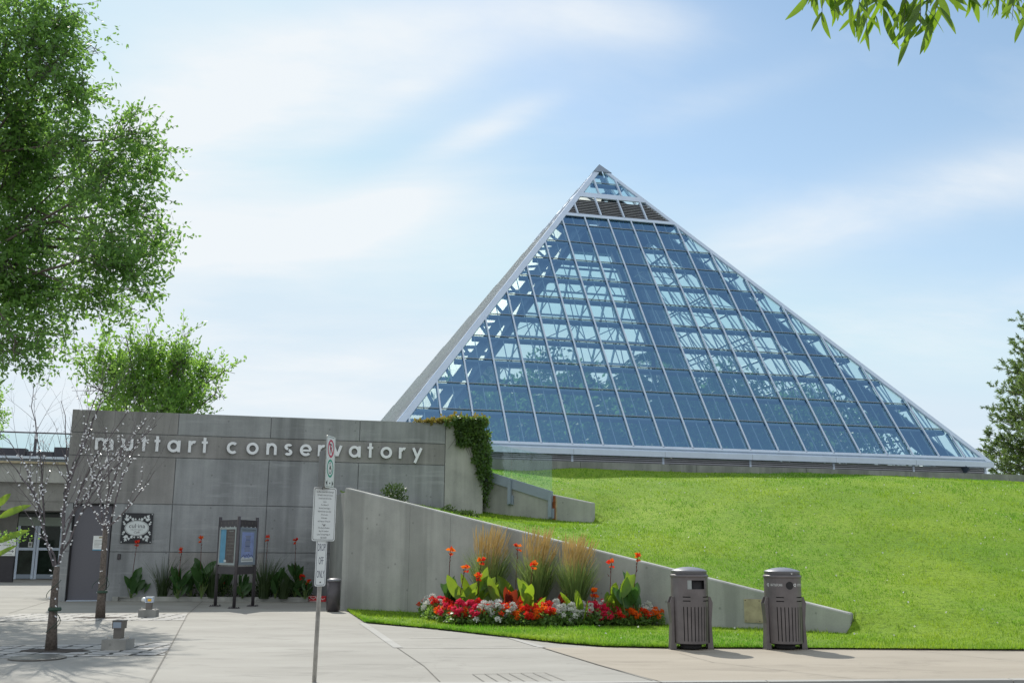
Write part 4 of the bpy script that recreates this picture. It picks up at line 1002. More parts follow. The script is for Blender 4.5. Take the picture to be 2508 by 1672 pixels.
# ------------------------------------------------------------------ sign post
SPB = np.array([-2.19, 12.0, 0])
sp = thing('sign_post', 'galvanised sign post carrying no parking, surveillance and drop off only signs', 'sign post', SPB)
lean = np.array([.012, 0, 1.0])
p = MB(); p.tube([SPB, SPB + lean * 2.5], .025, m_galv, 10); p.build('post', sp, True)
def signframe(ang):                         # ang: how far the panel's right edge turns away
    X = np.array([math.cos(ang), math.sin(ang), 0]); return X, np.array([X[1], -X[0], 0])
def rrect(w, h, r, n=5):
    pts = []
    for cx_, cy_, a0 in ((w / 2 - r, h / 2 - r, 0), (-w / 2 + r, h / 2 - r, 90), (-w / 2 + r, -h / 2 + r, 180), (w / 2 - r, -h / 2 + r, 270)):
        for k in range(n + 1): a = rad(a0 + 90 * k / n); pts.append((cx_ + r * math.cos(a), cy_ + r * math.sin(a)))
    return pts
def panel(name, cx_, cz_, w, h, ang, face, back=m_back, y=-.045, border=None):
    X, n_ = signframe(ang); O = SPB + np.array([cx_, y, cz_])
    p = MB(); p.prism(O, X, Z3, n_, rrect(w, h, .025), -.003, 0, back); p.prism(O, X, Z3, n_, rrect(w, h, .025), .0, .0012, face)
    if border:
        p.prism(O, X, Z3, n_, rrect(w - .024, h - .024, .02), .0012, .0018, border); p.prism(O, X, Z3, n_, rrect(w - .034, h - .034, .017), .0018, .0024, face)
    ob = p.build(name, sp); return ob, O + n_ * .0026, X, n_
cxp = lambda x, y=12.0: at(x, 1200, y)[0] - SPB[0]
# parking / accessible panel, turned far away
w1 = .30; ang1 = rad(80)
o1, O, X, n_ = panel('parking_panel', cxp(754) + .0, 2.46, w1, .60, ang1, m_white, border=m_ink)
p = MB()
def ringp(mb, O, X, n_, c, ro, ri, m, dep=.0003):
    K_ = 40; v = []; f = []
    for k in range(K_):
        a = 2 * math.pi * k / K_; v += [O + X * (c[0] + ro * math.cos(a)) + Z3 * (c[1] + ro * math.sin(a)) + n_ * dep, O + X * (c[0] + ri * math.cos(a)) + Z3 * (c[1] + ri * math.sin(a)) + n_ * dep]
    for k in range(K_): f.append((2 * k, 2 * ((k + 1) % K_), 2 * ((k + 1) % K_) + 1, 2 * k + 1))
    mb.add(v, f, m)
text_mb(p, 'P', .17, O + Z3 * .095, X, Z3, m_ink, d=.0004); ringp(p, O, X, n_, (0, .155), .105, .08, m_red, .0008)
p.beam(O + X * -.062 + Z3 * .217 + n_ * .0012, O + X * .062 + Z3 * .093 + n_ * .0012, .022, .001, m_red, up=n_)
ringp(p, O, X, n_, (0, -.075), .105, .082, m_green, .0004)
def dpt(x, z): return O + X * x + Z3 * z + n_ * .0006
p.prism(dpt(-.012, -.015), X, Z3, n_, ell(.012, .012, 12), 0, .0006, m_ink)
for a_, b_ in (((-.012, -.03), (-.005, -.075)), ((-.005, -.078), (.03, -.078)), ((.03, -.078), (.042, -.115)), ((-.01, -.052), (.022, -.052))): p.beam(dpt(*a_), dpt(*b_), .012, .0008, m_ink, up=n_)
ringp(p, O, X, n_, (0.0, -.098), .04, .03, m_ink, .0005)
for sx in (-1, 1):
    p.add([O + X * (sx * .125) + Z3 * -.245 + n_ * .0004, O + X * (sx * .075) + Z3 * -.21 + n_ * .0004, O + X * (sx * .075) + Z3 * -.28 + n_ * .0004], [(0, 1, 2) if sx < 0 else (0, 2, 1)], m_ink)
p.tube([O + Z3 * -.245, O + Z3 * -.245 + n_ * .006], .008, m_dark, 8)
p.build('symbols', o1)
# blank back of the panel that faces the other way
o2, O, X, n_ = panel('rear_panel', cxp(733.5), 2.37, .30, .46, rad(113), m_white, y=.0)
p = MB(); p.tube([SPB + Z3 * 2.2 + np.array([cxp(741), .0, 0]), SPB + Z3 * 2.59 + np.array([cxp(741), 0, 0])], .008, m_galv, 6); p.build('edge_bracket', o2)
# surveillance text panel
o3, O, X, n_ = panel('surveillance_panel', cxp(745.5), 1.86, 0.31, .61, rad(43), m_white, border=m_ink)
p = MB()
txt = ['Surveillance Cameras May Be Operating In', 'This Facility To Deter And To Detect', 'Criminal Activity And For Video', 'Security.', 'The Collection Of', 'Recorded Camera Images Is', 'Authorized Under Section 32(c)', 'Of The Freedom', 'Of Information', 'And Protection Of Privacy Act', '(The Act).', 'If You Have Any Questions', 'About This Surveillance', 'Contact The Facility Manager At', '(780) 496-8755']
for i, s_ in enumerate(txt): text_mb(p, s_, .027, O + Z3 * (.245 - .0372 * i), X, Z3, m_ink, sx=.50, d=.0004)
p.tube([O + Z3 * -.13, O + Z3 * -.13 + n_ * .006], .006, m_dark, 8); p.build('lettering', o3)
# drop off only
o4, O, X, n_ = panel('drop_off_panel', cxp(742.5), 1.33, .15, .56, rad(45), m_white, border=m_inkb)
p = MB()
for s_, z in (('DROP', .115), ('OFF', -.035), ('ONLY', -.185)): text_mb(p, s_, .118, O + Z3 * z, X, Z3, m_inkb, sx=.33, d=.0004)
p.tube([O + Z3 * -.235, O + Z3 * -.235 + n_ * .006], .007, m_dark, 8); p.build('lettering', o4)

# ------------------------------------------------------------------ two bins
def make_bin(c, lab, kind, rot):
    t = thing('street_bin', lab, 'bin', c, 'twin bins on the pavement')
    R0, R1 = .282, .268; zb, ztp = .10, 1.105
    th = []; slits = [rot + rad(-127 + k * 11.6) for k in range(9)]   # vertical slots on the side towards the road
    hw = rad(1.35)
    for a in slits: th += [a - hw, a + hw]
    extra = [rot + rad(-129), rot + rad(-105), rot + rad(-62), rot + rad(-29)] + [rot + rad(q) for q in range(-22, 226, 8)]
    hole0, hole1 = rot + rad(-113.5), rot + rad(-55.5)
    extra += [hole0, hole1]
    th = sorted(set(round(q, 5) for q in th + extra))
    zs = [zb, .12, .138, .642, .722, .736, .780, .794, .903, 1.035, ztp]
    p = MB(); nT = len(th); V = []; F = []; Fm = []
    for z in zs:
        r = R1 + (R0 - R1) * min(1, (z - zb) / .6)
        for a in th: V.append((c[0] + r * math.cos(a), c[1] + r * math.sin(a), c[2] + z))
    for i in range(len(zs) - 1):
        zc = (zs[i] + zs[i + 1]) / 2
        for j in range(nT):
            a0 = th[j]; a1 = th[(j + 1) % nT] + (2 * math.pi if j == nT - 1 else 0); ac = (a0 + a1) / 2
            if .138 < zc < .642 and any(abs(ac - s_) < hw * .9 for s_ in slits): continue
            if (.722 < zc < .736 or .780 < zc < .794) and (rot + rad(-129) < ac < rot + rad(-105) or rot + rad(-62) < ac < rot + rad(-29)): continue
            if kind == 'litter' and .903 < zc < 1.035 and hole0 < ac < hole1: continue
            F.append((i * nT + j, i * nT + (j + 1) % nT, (i + 1) * nT + (j + 1) % nT, (i + 1) * nT + j))
    p.add(V, F, m_bin); p.build('body', t)
    p = MB(); p.lathe(c, [(.20, .11), (.235, .12), (.235, 1.06), (.2, 1.09)], m_dark, 28); p.build('liner', t, True)
    p = MB(); p.lathe(c, [(R0 + .004, 1.075), (R0 + .011, 1.08), (R0 + .011, 1.105), (R0 - .008, 1.12)], m_bin, 40)
    p.lathe(c, [(R0 - .012, 1.115), (R0 - .012, 1.166), (R0 - .006, 1.168), (R0 - .008, 1.174), (.245, 1.188), (.20, 1.204), (.14, 1.219), (.08, 1.228), (.02, 1.232)], m_lid, 40)
    p.build('lid', t, True)
    for s_ in (-1, 1):
        a = (math.pi if s_ < 0 else 0.0) + (rad(14) if s_ < 0 else rad(8)); X = np.array([math.cos(a), math.sin(a), 0]); Yv = np.array([-X[1], X[0], 0])
        p = MB(); pts = [(.255, .0), (.345, .0), (.322, .40), (.350, .695), (.312, .785), (.283, .79), (.283, .10), (.255, .10)]
        p.prism(np.array(c) + Yv * -.055, X, Z3, Yv, pts, 0, .012, m_bin); p.prism(np.array(c) + Yv * .043, X, Z3, Yv, pts, 0, .012, m_bin)
        p.hexa([np.array(c) + X * q[0] + Yv * q[1] + Z3 * q[2] for q in ((.338, -.043, 0), (.343, -.043, 0), (.343, .043, 0), (.338, .043, 0), (.318, -.043, .40), (.323, -.043, .4), (.323, .043, .4), (.318, .043, .4))], m_bin)
        p.hexa([np.array(c) + X * q[0] + Yv * q[1] + Z3 * q[2] for q in ((.318, -.043, .402), (.323, -.043, .402), (.323, .043, .402), (.318, .043, .402), (.343, -.043, .695), (.348, -.043, .695), (.348, .043, .695), (.343, .043, .695))], m_bin)
        p.cbox((c[0] + X[0] * .3, c[1] + X[1] * .3, c[2] + .004), .10, .11, .012, m_bin, a)
        p.build('leg_bracket', t)
    p = MB(); p.lathe(c, [(.14, .01), (.16, .03), (.16, .07), (.24, .09), (.24, .105)], m_dark, 20); p.build('base', t)
    if kind == 'litter':
        p = MB(); a0, a1 = hole0, hole0 + rad(13)
        v = []
        for a in (a0, (a0 + a1) / 2, a1):
            for z in (.903, 1.035): v.append((c[0] + (R0 - .004) * math.cos(a), c[1] + (R0 - .004) * math.sin(a), c[2] + z))
        p.add(v, [(0, 2, 3, 1), (2, 4, 5, 3)], m_flap); p.build('flap', t)
    else:
        p = MB(); a = rot + rad(-76); X_ = np.array([math.cos(a), math.sin(a), 0]); p.prism(np.array(c) + X_ * (R0 - .0115) + Z3 * 1.143, np.array([-X_[1], X_[0], 0]), Z3, X_, [(-.014, .006), (-.004, -.012), (.014, -.008), (.010, .010), (0, .004)], 0, .0015, m_white); p.build('dropping', t)
        p = MB(); ac = rot + rad(-85.5); v = [(c[0] + (R0 + .0025) * math.cos(ac), c[1] + (R0 + .0025) * math.sin(ac), c[2] + .965)]
        for k in range(30):
            q = 2 * math.pi * k / 30; a = ac + .060 / R0 * math.cos(q); v.append((c[0] + (R0 + .0025) * math.cos(a), c[1] + (R0 + .0025) * math.sin(a), c[2] + .965 + .060 * math.sin(q)))
        p.add(v, [(0, k + 1, (k + 1) % 30 + 1) for k in range(30)], m_dark); p.build('bottle_hole', t)
        p = MB(); tmp = MB(); text_mb(tmp, 'BOTTLES/CANS', .05, (0, 0, 0), (1, 0, 0), (0, 0, 1), m_white, sx=.54, align='LEFT')
        for x0, zc in ((rot + rad(-146), .955), (rot + rad(-56), .955), (rot + rad(-235), .955)):
            w_ = []
            for v_ in tmp.v: a = x0 + v_[0] / R0; w_.append((c[0] + (R0 + .002) * math.cos(a), c[1] + (R0 + .002) * math.sin(a), c[2] + zc + v_[2]))
            p.add(w_, tmp.f, m_white)
            for k in range(3):                       # three chasing arrows
                q0 = rad(90 + 120 * k); w_ = []
                for q, r_ in ((q0, .026), (q0 + rad(75), .026), (q0 + rad(75), .034), (q0 + rad(110), .021), (q0 + rad(75), .009), (q0 + rad(75), .016), (q0, .016)):
                    a = x0 - .055 / R0 + r_ * math.cos(q) / R0; w_.append((c[0] + (R0 + .002) * math.cos(a), c[1] + (R0 + .002) * math.sin(a), c[2] + zc + .017 + r_ * math.sin(q)))
                p.add(w_, [(0, 1, 5, 6), (1, 2, 3), (1, 3, 5), (5, 3, 4)], m_white)
        p.build('lettering', t)
    return t
b1 = gnd(1585.5, 1494); b2 = gnd(1800.5, 1494)
b1 = b1 * (1 + .26 / b1[1]); b2 = b2 * (1 + .26 / b2[1]); b1[0] += .01; b2[0] += .02
make_bin(b1, 'dark grey litter bin with a square opening, left of the twin bins', 'litter', rad(8))
make_bin(b2, 'dark grey recycling bin with a round hole lettered bottles cans, right of the twin bins', 'bottles', rad(3.4))

# ------------------------------------------------------------------ ash bin, carton, floodlights, cover
c = gnd(762, 1404.5) + np.array([0, .15, 0])
ab = thing('ash_bin', 'slim dark cylinder ash bin with a pale top at the end of the retaining wall', 'bin', c)
hb = at(764, 1327, c[1])[2]
p = MB(); p.lathe(c, [(.135, .0), (.135, .03), (.158, .035), (.158, hb - .07)], m_bronze, 30); p.build('body', ab, True)
p = MB(); p.lathe(c, [(.150, hb - .072), (.165, hb - .065), (.165, hb - .03), (.11, hb - .008), (.03, hb)], m_lid, 30); p.build('lid', ab, True)
c = gnd(727, 1381) + np.array([0, .1, 0])
cn = thing('drinks_carton', 'red drinks carton with white swooshes lying by the planter kerb', 'carton', c)
p = MB(); p.cbox(c + Z3 * .002, .50, .20, .15, m_carton); p.build('box', cn)
p = MB()
for q in range(9):
    x0 = -.23 + q * .05; z0 = .03 + .09 * abs(math.sin(q * 1.9)); p.beam(c + np.array([x0, -.1015, z0]), c + np.array([x0 + .055, -.1015, z0 + .04 * math.cos(q * 2.2)]), .014, .002, m_white, up=(0, -1, 0))
p.obox(c + np.array([-.23, -.1018, .012]), (.30, 0, 0), (0, .0015, 0), (0, 0, .012), m_white); p.obox(c + np.array([-.24, -.1012, .135]), (.22, 0, 0), (0, .001, 0), (0, 0, .01), m_white)
p.build('swoosh', cn)
def flood(c, lab, yaw, tilt, big, label):
    t = thing('floodlight', lab, 'floodlight', c, 'floodlights at the bare trees')
    sx, sz = (.36, .15)
    p = MB(); p.cbox(c, sx, .30, sz, m_block, yaw); p.build('concrete_base', t)
    p = MB(); 
    for q in (-.11, .11): X = np.array([math.cos(yaw), math.sin(yaw), 0]); p.beam(c + X * q + Z3 * (sz + .004), c + X * q * 1.5 + Z3 * (sz + .03), .02, .03, m_galv)
    p.cbox(c + Z3 * sz, .26, .10, .008, m_galv, yaw); p.build('bracket', t)
    p = MB(); p.cbox(c + Z3 * (sz + .008), .115, .11, .14, m_back, yaw); p.build('neck', t)
    p = MB(); p.cbox(c + Z3 * (sz + .148), .15, .16, .105, m_back if not big else m_alu, yaw)
    p.cbox(c + Z3 * (sz + .2532), .165, .175, .010, m_back if not big else m_alud, yaw); h = p.build('lamp_head', t)
    p = MB(); X = np.array([math.cos(yaw), math.sin(yaw), 0]); Yv = np.array([-X[1], X[0], 0])
    p.obox(c - X * .06 - Yv * .0825 + Z3 * (sz + .16), X * .12, Yv * .0025, Z3 * .08, m_alud); p.build('lens', h)
    if label:
        p = MB(); p.obox(c - X * .02 - Yv * .0845 + Z3 * (sz + .175), X * .075, Yv * .002, Z3 * .05, m_orange); p.build('warning_label', h)
        p = MB(); p.lathe(c - X * .115 + Z3 * (sz + .16), [(.02, 0), (.05, .02), (.055, .05), (.04, .08), (.01, .09)], m_white, 14); p.build('cap', h)
flood(gnd(261, 1493) + np.array([0, .15, 0]), 'dull grey floodlight on a concrete block, nearest the camera on the front sett strip', rad(-4), 0, False, False)
flood(gnd(335, 1417) + np.array([0, .15, 0]), 'floodlight with a yellow label and white cap on the far sett strip', rad(6), 0, True, True)
p = MB(); c = gnd(86, 1511.5); p.lathe(c + Z3 * .006, [(.36, 0), (.36, .012), (.33, .018), (.02, .019)], m_back, 36); tag(p.build('ground_cover', None), 'round metal cover lying on the plaza beside the nearest bare tree', 'cover')

# direction sign at the left edge
c = gnd(14, 1330); c = at(17, 1322, 41.0); c[2] = 0
ds = thing('direction_sign', 'white direction sign with black arrows at the left edge in front of the glass doors', 'sign', c)
X = E3; n_ = -G3; O = at(13, 1256, 41.0)
p = MB(); p.prism(O, X, Z3, n_, [(-.4, -.33), (.36, -.33), (.36, .33), (-.4, .33)], -.02, 0, m_white); bo = p.build('board', ds)
p = MB(); text_mb(p, 'CULINA MUTTART', .085, O + X * .10 + Z3 * .06 + n_ * .001, X, Z3, m_ink, sx=.62); text_mb(p, 'CAFE', .085, O + X * .10 - Z3 * .03 + n_ * .001, X, Z3, m_ink, sx=.62); text_mb(p, 'PUBLIC PARK', .085, O - X * .12 - Z3 * .18 + n_ * .001, X, Z3, m_ink, sx=.62)
for (xa, xb, z) in ((-.17, -.32, .07), (.12, .30, -.155)):
    a_, b_ = O + X * xa + Z3 * z + n_ * .002, O + X * xb + Z3 * z + n_ * .002; p.beam(a_, b_, .02, .002, m_ink, up=n_); s_ = 1 if xb > xa else -1
    p.beam(b_, b_ - X * s_ * .05 + Z3 * .045, .018, .0022, m_ink, up=n_); p.beam(b_, b_ - X * s_ * .05 - Z3 * .045, .018, .0024, m_ink, up=n_)
p.obox(O - X * .34 + Z3 * .165 + n_ * .001, X * .66, n_ * .001, Z3 * .02, m_inkg); p.obox(O - X * .1 - Z3 * .28 + n_ * .001, X * .36, n_ * .001, Z3 * .015, m_inkg)
p.build('lettering', bo)
p = MB(); p.obox(O - X * .45 - Z3 * O[2] + G3 * .03, X * .78, G3 * .3, Z3 * (O[2] - .34), m_rock); p.build('stand', ds)

# ------------------------------------------------------------------ trees
def lobes_px(lst, Y, spread):
    out = []
    for (x, y, r) in lst:
        Yd = Y + nr.uniform(-spread, spread); c = at(x, y, Yd); out.append((c, r * KF / FPX * Yd))
    return out
def twig_leaves(C, R, n, L, Wd, per, tl, droop, shell=2.0):
    """n short twigs in a ball, each with leaves set along it"""
    d = unit(nr.normal(size=(n, 3))); rr = nr.random(n) ** (1 / shell); P = C + d * (rr * R)[:, None]
    D = unit(d * 0.8 + nr.normal(0, .55, (n, 3)) + np.array([0, 0, droop]))
    t = (np.arange(per) + .5) / per
    B = P[:, None] + D[:, None] * (t * tl)[None, :, None] + nr.normal(0, .03, (n, per, 3))
    A = unit(np.repeat(D[:, None], per, 1) * .5 + nr.normal(0, .8, (n, per, 3)) + np.array([0, 0, droop * .8]))
    m = n * per
    return B.reshape(-1, 3), A.reshape(-1, 3), L * nr.uniform(.5, 1.35, m), Wd * nr.uniform(.6, 1.3, m), P, D
def crown(parent, lobes, mat, dens, L, Wd, per=8, tl=.35, droop=0.1, shell=2.0, power=2.4, name='crown', twigs=None, inset=0.0):
    Bs = []; 
    tw = MB()
    subl = []
    for (c, r) in lobes:
        r2 = max(r * .4, r - inset)
        if r2 < .45: subl.append((c, r2)); continue
        for k in range(9):
            d_ = unit(nr.normal(size=3)[None])[0]; subl.append((c + d_ * r2 * (.25 + .55 * nr.random()), r2 * nr.uniform(.30, .48)))
    for (c, r) in subl:
        n = max(6, int(dens * r ** power))
        o = twig_leaves(c, r, n, L, Wd, per, tl, droop, shell); Bs.append(o[:4])
        if twigs:
            for k in range(0, n, 3): tw.tube([o[4][k] - o[5][k] * tl * .6, o[4][k] + o[5][k] * tl], [.009, .004], twigs, 3, False)
    B = [np.concatenate([b[i] for b in Bs]) for i in range(4)]
    V, F = leaves(*B)
    ob = npmesh(name, V, F, [mat], parent=parent)
    return ob, tw
def limbs(mb, base, top, lobes, r0, m, n=8):
    """trunk to top, a curved limb to every lobe with side branches"""
    base = np.array(base, float); top = np.array(top, float)
    pts = [base + (top - base) * t + np.array([math.sin(t * 5) * .12, math.cos(t * 4) * .1, 0]) for t in np.linspace(0, 1, 7)]
    mb.tube(pts, [r0 * 1.25] + [r0 * (1 - .5 * t) for t in np.linspace(.1, 1, 6)], m, 10)
    for (c, r) in lobes:
        t = rnd.uniform(.45, .98); s = base + (top - base) * t
        mid = s * .5 + c * .5 + np.array([rnd.uniform(-.3, .3), rnd.uniform(-.3, .3), rnd.uniform(.0, .5)])
        q = [s, s * .6 + mid * .4, mid, mid * .4 + c * .6, c]
        rr = min(r0 * .4, .03 + .035 * r); mb.tube(q, [rr, rr * .85, rr * .65, rr * .45, rr * .25], m, 6)
        for k in range(6):
            d = unit(nr.normal(size=3)[None])[0]; e = c + d * r * rnd.uniform(.6, 1.0); st_ = q[3] * rnd.random() + c * (1 - rnd.random() * .0) * 0 + q[3] * 0
            st_ = q[3] + (c - q[3]) * rnd.random(); mb.tube([st_, (st_ + e) / 2 + nr.normal(0, .06, 3), e], [rr * .3, rr * .2, .006], m, 4, False)

# big elm on the left
T = np.array([-17.2, 27.0, 0])
L1 = lobes_px([(20, 80, 150), (120, 130, 95), (60, 260, 160), (175, 205, 62), (140, 40, 60), (290, 320, 66), (330, 385, 58), (225, 430, 110), (335, 480, 62), (352, 572, 50), (250, 580, 105),
               (330, 665, 48), (225, 680, 66), (100, 500, 150), (90, 680, 105), (40, 790, 80), (112, 800, 46), (-80, 400, 190), (-90, 700, 150), (-120, 180, 190), (285, 705, 38), (60, 380, 120),
               (-260, 350, 260), (-300, 640, 220), (160, 330, 70), (20, 600, 120), (300, 600, 70), (-60, 0, 130), (305, 265, 30), (210, 105, 40), (385, 540, 26), (372, 345, 28), (150, 770, 30)], 25.5, 1.7)
tr = thing('elm_tree', 'tall leafy tree filling the left edge of the view above the entry pavilion', 'tree', T)
cr, tw = crown(tr, L1, m_elm, 92, .15, .078, 12, .75, -.10, 2.4, 1.7, twigs=m_barkd, inset=.10)
limbs(tw, T, T + np.array([1.0, -.5, 12.5]), L1, .26, m_bark); tw.build('trunk', tr, True)
# bright tree behind the entrance wall
L2 = lobes_px([(250, 855, 72), (330, 825, 60), (410, 825, 56), (462, 860, 50), (500, 900, 32), (380, 880, 88), (205, 885, 42), (228, 800, 42), (425, 765, 26), (300, 900, 80), (340, 765, 24), (520, 850, 24), (290, 775, 30), (180, 830, 18), (440, 900, 60), (400, 960, 90), (280, 970, 80)], 37.0, 1.0)
T = np.array([-12.8, 37.2, 0]); tr = thing('bright_tree', 'bright green round tree rising behind the entrance wall', 'tree', T)
cr, tw = crown(tr, L2, m_bush, 120, .16, .085, 11, .80, .6, 2.2, 1.7, twigs=m_barkd, inset=.35)
limbs(tw, T, T + np.array([.2, 0, 6.2]), L2, .16, m_bark); tw.build('trunk', tr, True)
# sliver of a tree beyond the pavilion
L3 = lobes_px([(-25, 930, 40), (-45, 980, 45), (-10, 900, 18), (-40, 880, 30), (-5, 960, 20)], 55.0, 1.0)
T = np.array([L3[0][0][0] - 1, 55.0, 0]); tr = thing('distant_tree', 'yellow green tree just entering the left edge beyond the roof railing', 'tree', T)
cr, tw = crown(tr, L3, m_bush, 260, .17, .09, 8, .5, .1); limbs(tw, T, T + np.array([0, 0, 7.0]), L3, .15, m_bark); tw.build('trunk', tr, True)
# pine on the right
def pine():
    Y0 = 56.0; bx = at(2462, 1085, Y0)[0]; T = np.array([bx, Y0, 3.6]); tr = thing('pine_tree', 'bushy pine at the right edge beyond the parapet wall', 'tree', T)
    tw = MB(); top = T + np.array([0, 0, 12.4]); tw.tube([T, T + np.array([.1, 0, 7]), top], [.28, .18, .03], m_bark, 8)
    Bs = []
    for i in range(230):
        h = rnd.uniform(.02, .98); a = rnd.uniform(0, 2 * math.pi)
        Rm = 4.9 * (1 - h) ** .55 * rnd.uniform(.72, 1.05) * (0.86 + .14 * min(1, h / .15))
        s = T + np.array([0, 0, 12.2 * h]); d = np.array([math.cos(a), math.sin(a), .25]); e = s + d * Rm + np.array([0, 0, .1 * Rm])
        mid = (s + e) / 2 - np.array([0, 0, .15]); tw.tube([s, mid, e], [.06 * (1 - h * .7), .035, .012], m_bark, 5)
        for k in range(int(4 + Rm * 3.4)):
            t = rnd.uniform(.3, 1.02); b = s + (e - s) * t + nr.normal(0, .22, 3) * (1.2 - .5 * t); sd = unit((d * .6 + nr.normal(0, .5, 3) + np.array([0, 0, .45]))[None])[0]
            n = 44; q = nr.random(n)[:, None]; P = b + sd * q * .42; D = unit(sd + nr.normal(0, .62, (n, 3))); Bs.append((P, D))
    P = np.concatenate([b[0] for b in Bs]); D = np.concatenate([b[1] for b in Bs]); m = len(P)
    V, F = leaves(P, D, .23 * nr.uniform(.7, 1.2, m), np.full(m, .045)); npmesh('crown', V, F, [m_pine], parent=tr); tw.build('trunk', tr, True)
pine()
# willow bough overhead
def willow():
    T = np.array([9.5, 1.0, -.15]); tr = thing('willow_tree', 'willow whose narrow leaves hang into the top right corner', 'tree', T)
    tw = MB(); pts = [T, T + np.array([-.1, 0, 2.0]), T + np.array([-.5, .3, 4.2]), T + np.array([-2.2, .8, 6.2]), T + np.array([-5.0, 1.8, 6.4]), T + np.array([-8.6, 2.4, 5.4])]
    tw.tube(pts, [.24, .20, .16, .09, .05, .015], m_bark, 10); tw.build('trunk', tr, True)
    V = []; F = []
    st = MB()
    def leaf(b, d, L, w, nrm):
        d = unit(np.array(d, float)[None])[0]; s = unit(np.cross(d, nrm)[None])[0]; u = np.cross(s, d); k0 = len(V)
        curv = rnd.uniform(-.10, .10); n = 7
        for i in range(n + 1):
            t = i / n; wv = w * (math.sin(math.pi * min(1, t * .92 + .03)) ** .8) * (1 - .35 * t) if 0 < i < n else .0008
            c_ = b + d * L * t + s * L * curv * math.sin(math.pi * t * .9) - u * L * .10 * t * t
            V.extend([c_ - s * wv + u * wv * .22, c_, c_ + s * wv + u * wv * .22])
        for i in range(n):
            a = k0 + 3 * i; F.extend([(a, a + 1, a + 4, a + 3), (a + 1, a + 2, a + 5, a + 4)])
    spr = [(1860, 0, 2, 3.3), (1888, 0, 34, 3.3), (1915, 0, 46, 3.3), (1952, 0, 62, 3.35), (1975, 0, 40, 3.2), (1992, 0, 66, 3.3), (2015, 0, 40, 3.4), (2028, 0, 20, 3.3), (2078, 0, 60, 3.2), (2098, 0, 66, 3.2), (2112, 0, 64, 3.15), (2128, 0, 40, 3.2), (2150, 0, 34, 3.2), (2165, 0, 14, 3.3), (2212, 0, -12, 3.6), (2225, 0, -20, 3.6), (2270, 0, 10, 6.4), (2290, 0, 18, 6.4), (2305, 0, 22, 6.5), (2318, 0, 30, 6.5), (2338, 0, 22, 6.3), (2352, 0, 40, 6.4), (2330, 0, 48, 3.9), (2362, 0, 40, 4.0)]
    for (x, y, h, Y) in spr:
        b = at(x + 4, -60, Y); e = at(x + rnd.uniform(-6, 4), h, Y); st = MB(); st.tube([b + np.array([rnd.uniform(-.05, .05), 0, 1.1]), b, e], [.003, .0018, .001], m_barkd, 5); st.build('twig', tr)
        nL = 7 if Y < 6 else 24; sc = 1.08 if Y < 6 else .8
        for k in range(nL):
            t = rnd.uniform(-.2, 1); p_ = b + (e - b) * t
            d = np.array([rnd.uniform(-.75, .75), rnd.uniform(-.35, .35), -1.0 + rnd.uniform(-.1, .35)])
            L = sc * rnd.choice([.075, .10, .12, .135]) * rnd.uniform(.85, 1.1); leaf(p_, d, L, L * rnd.uniform(.085, .125), np.array([rnd.uniform(-1.0, 1.0), -1.0, rnd.uniform(-.4, .4)]))
    npmesh('leaves', np.array(V), np.array(F), [m_willow], parent=tr, smooth=True)
willow()

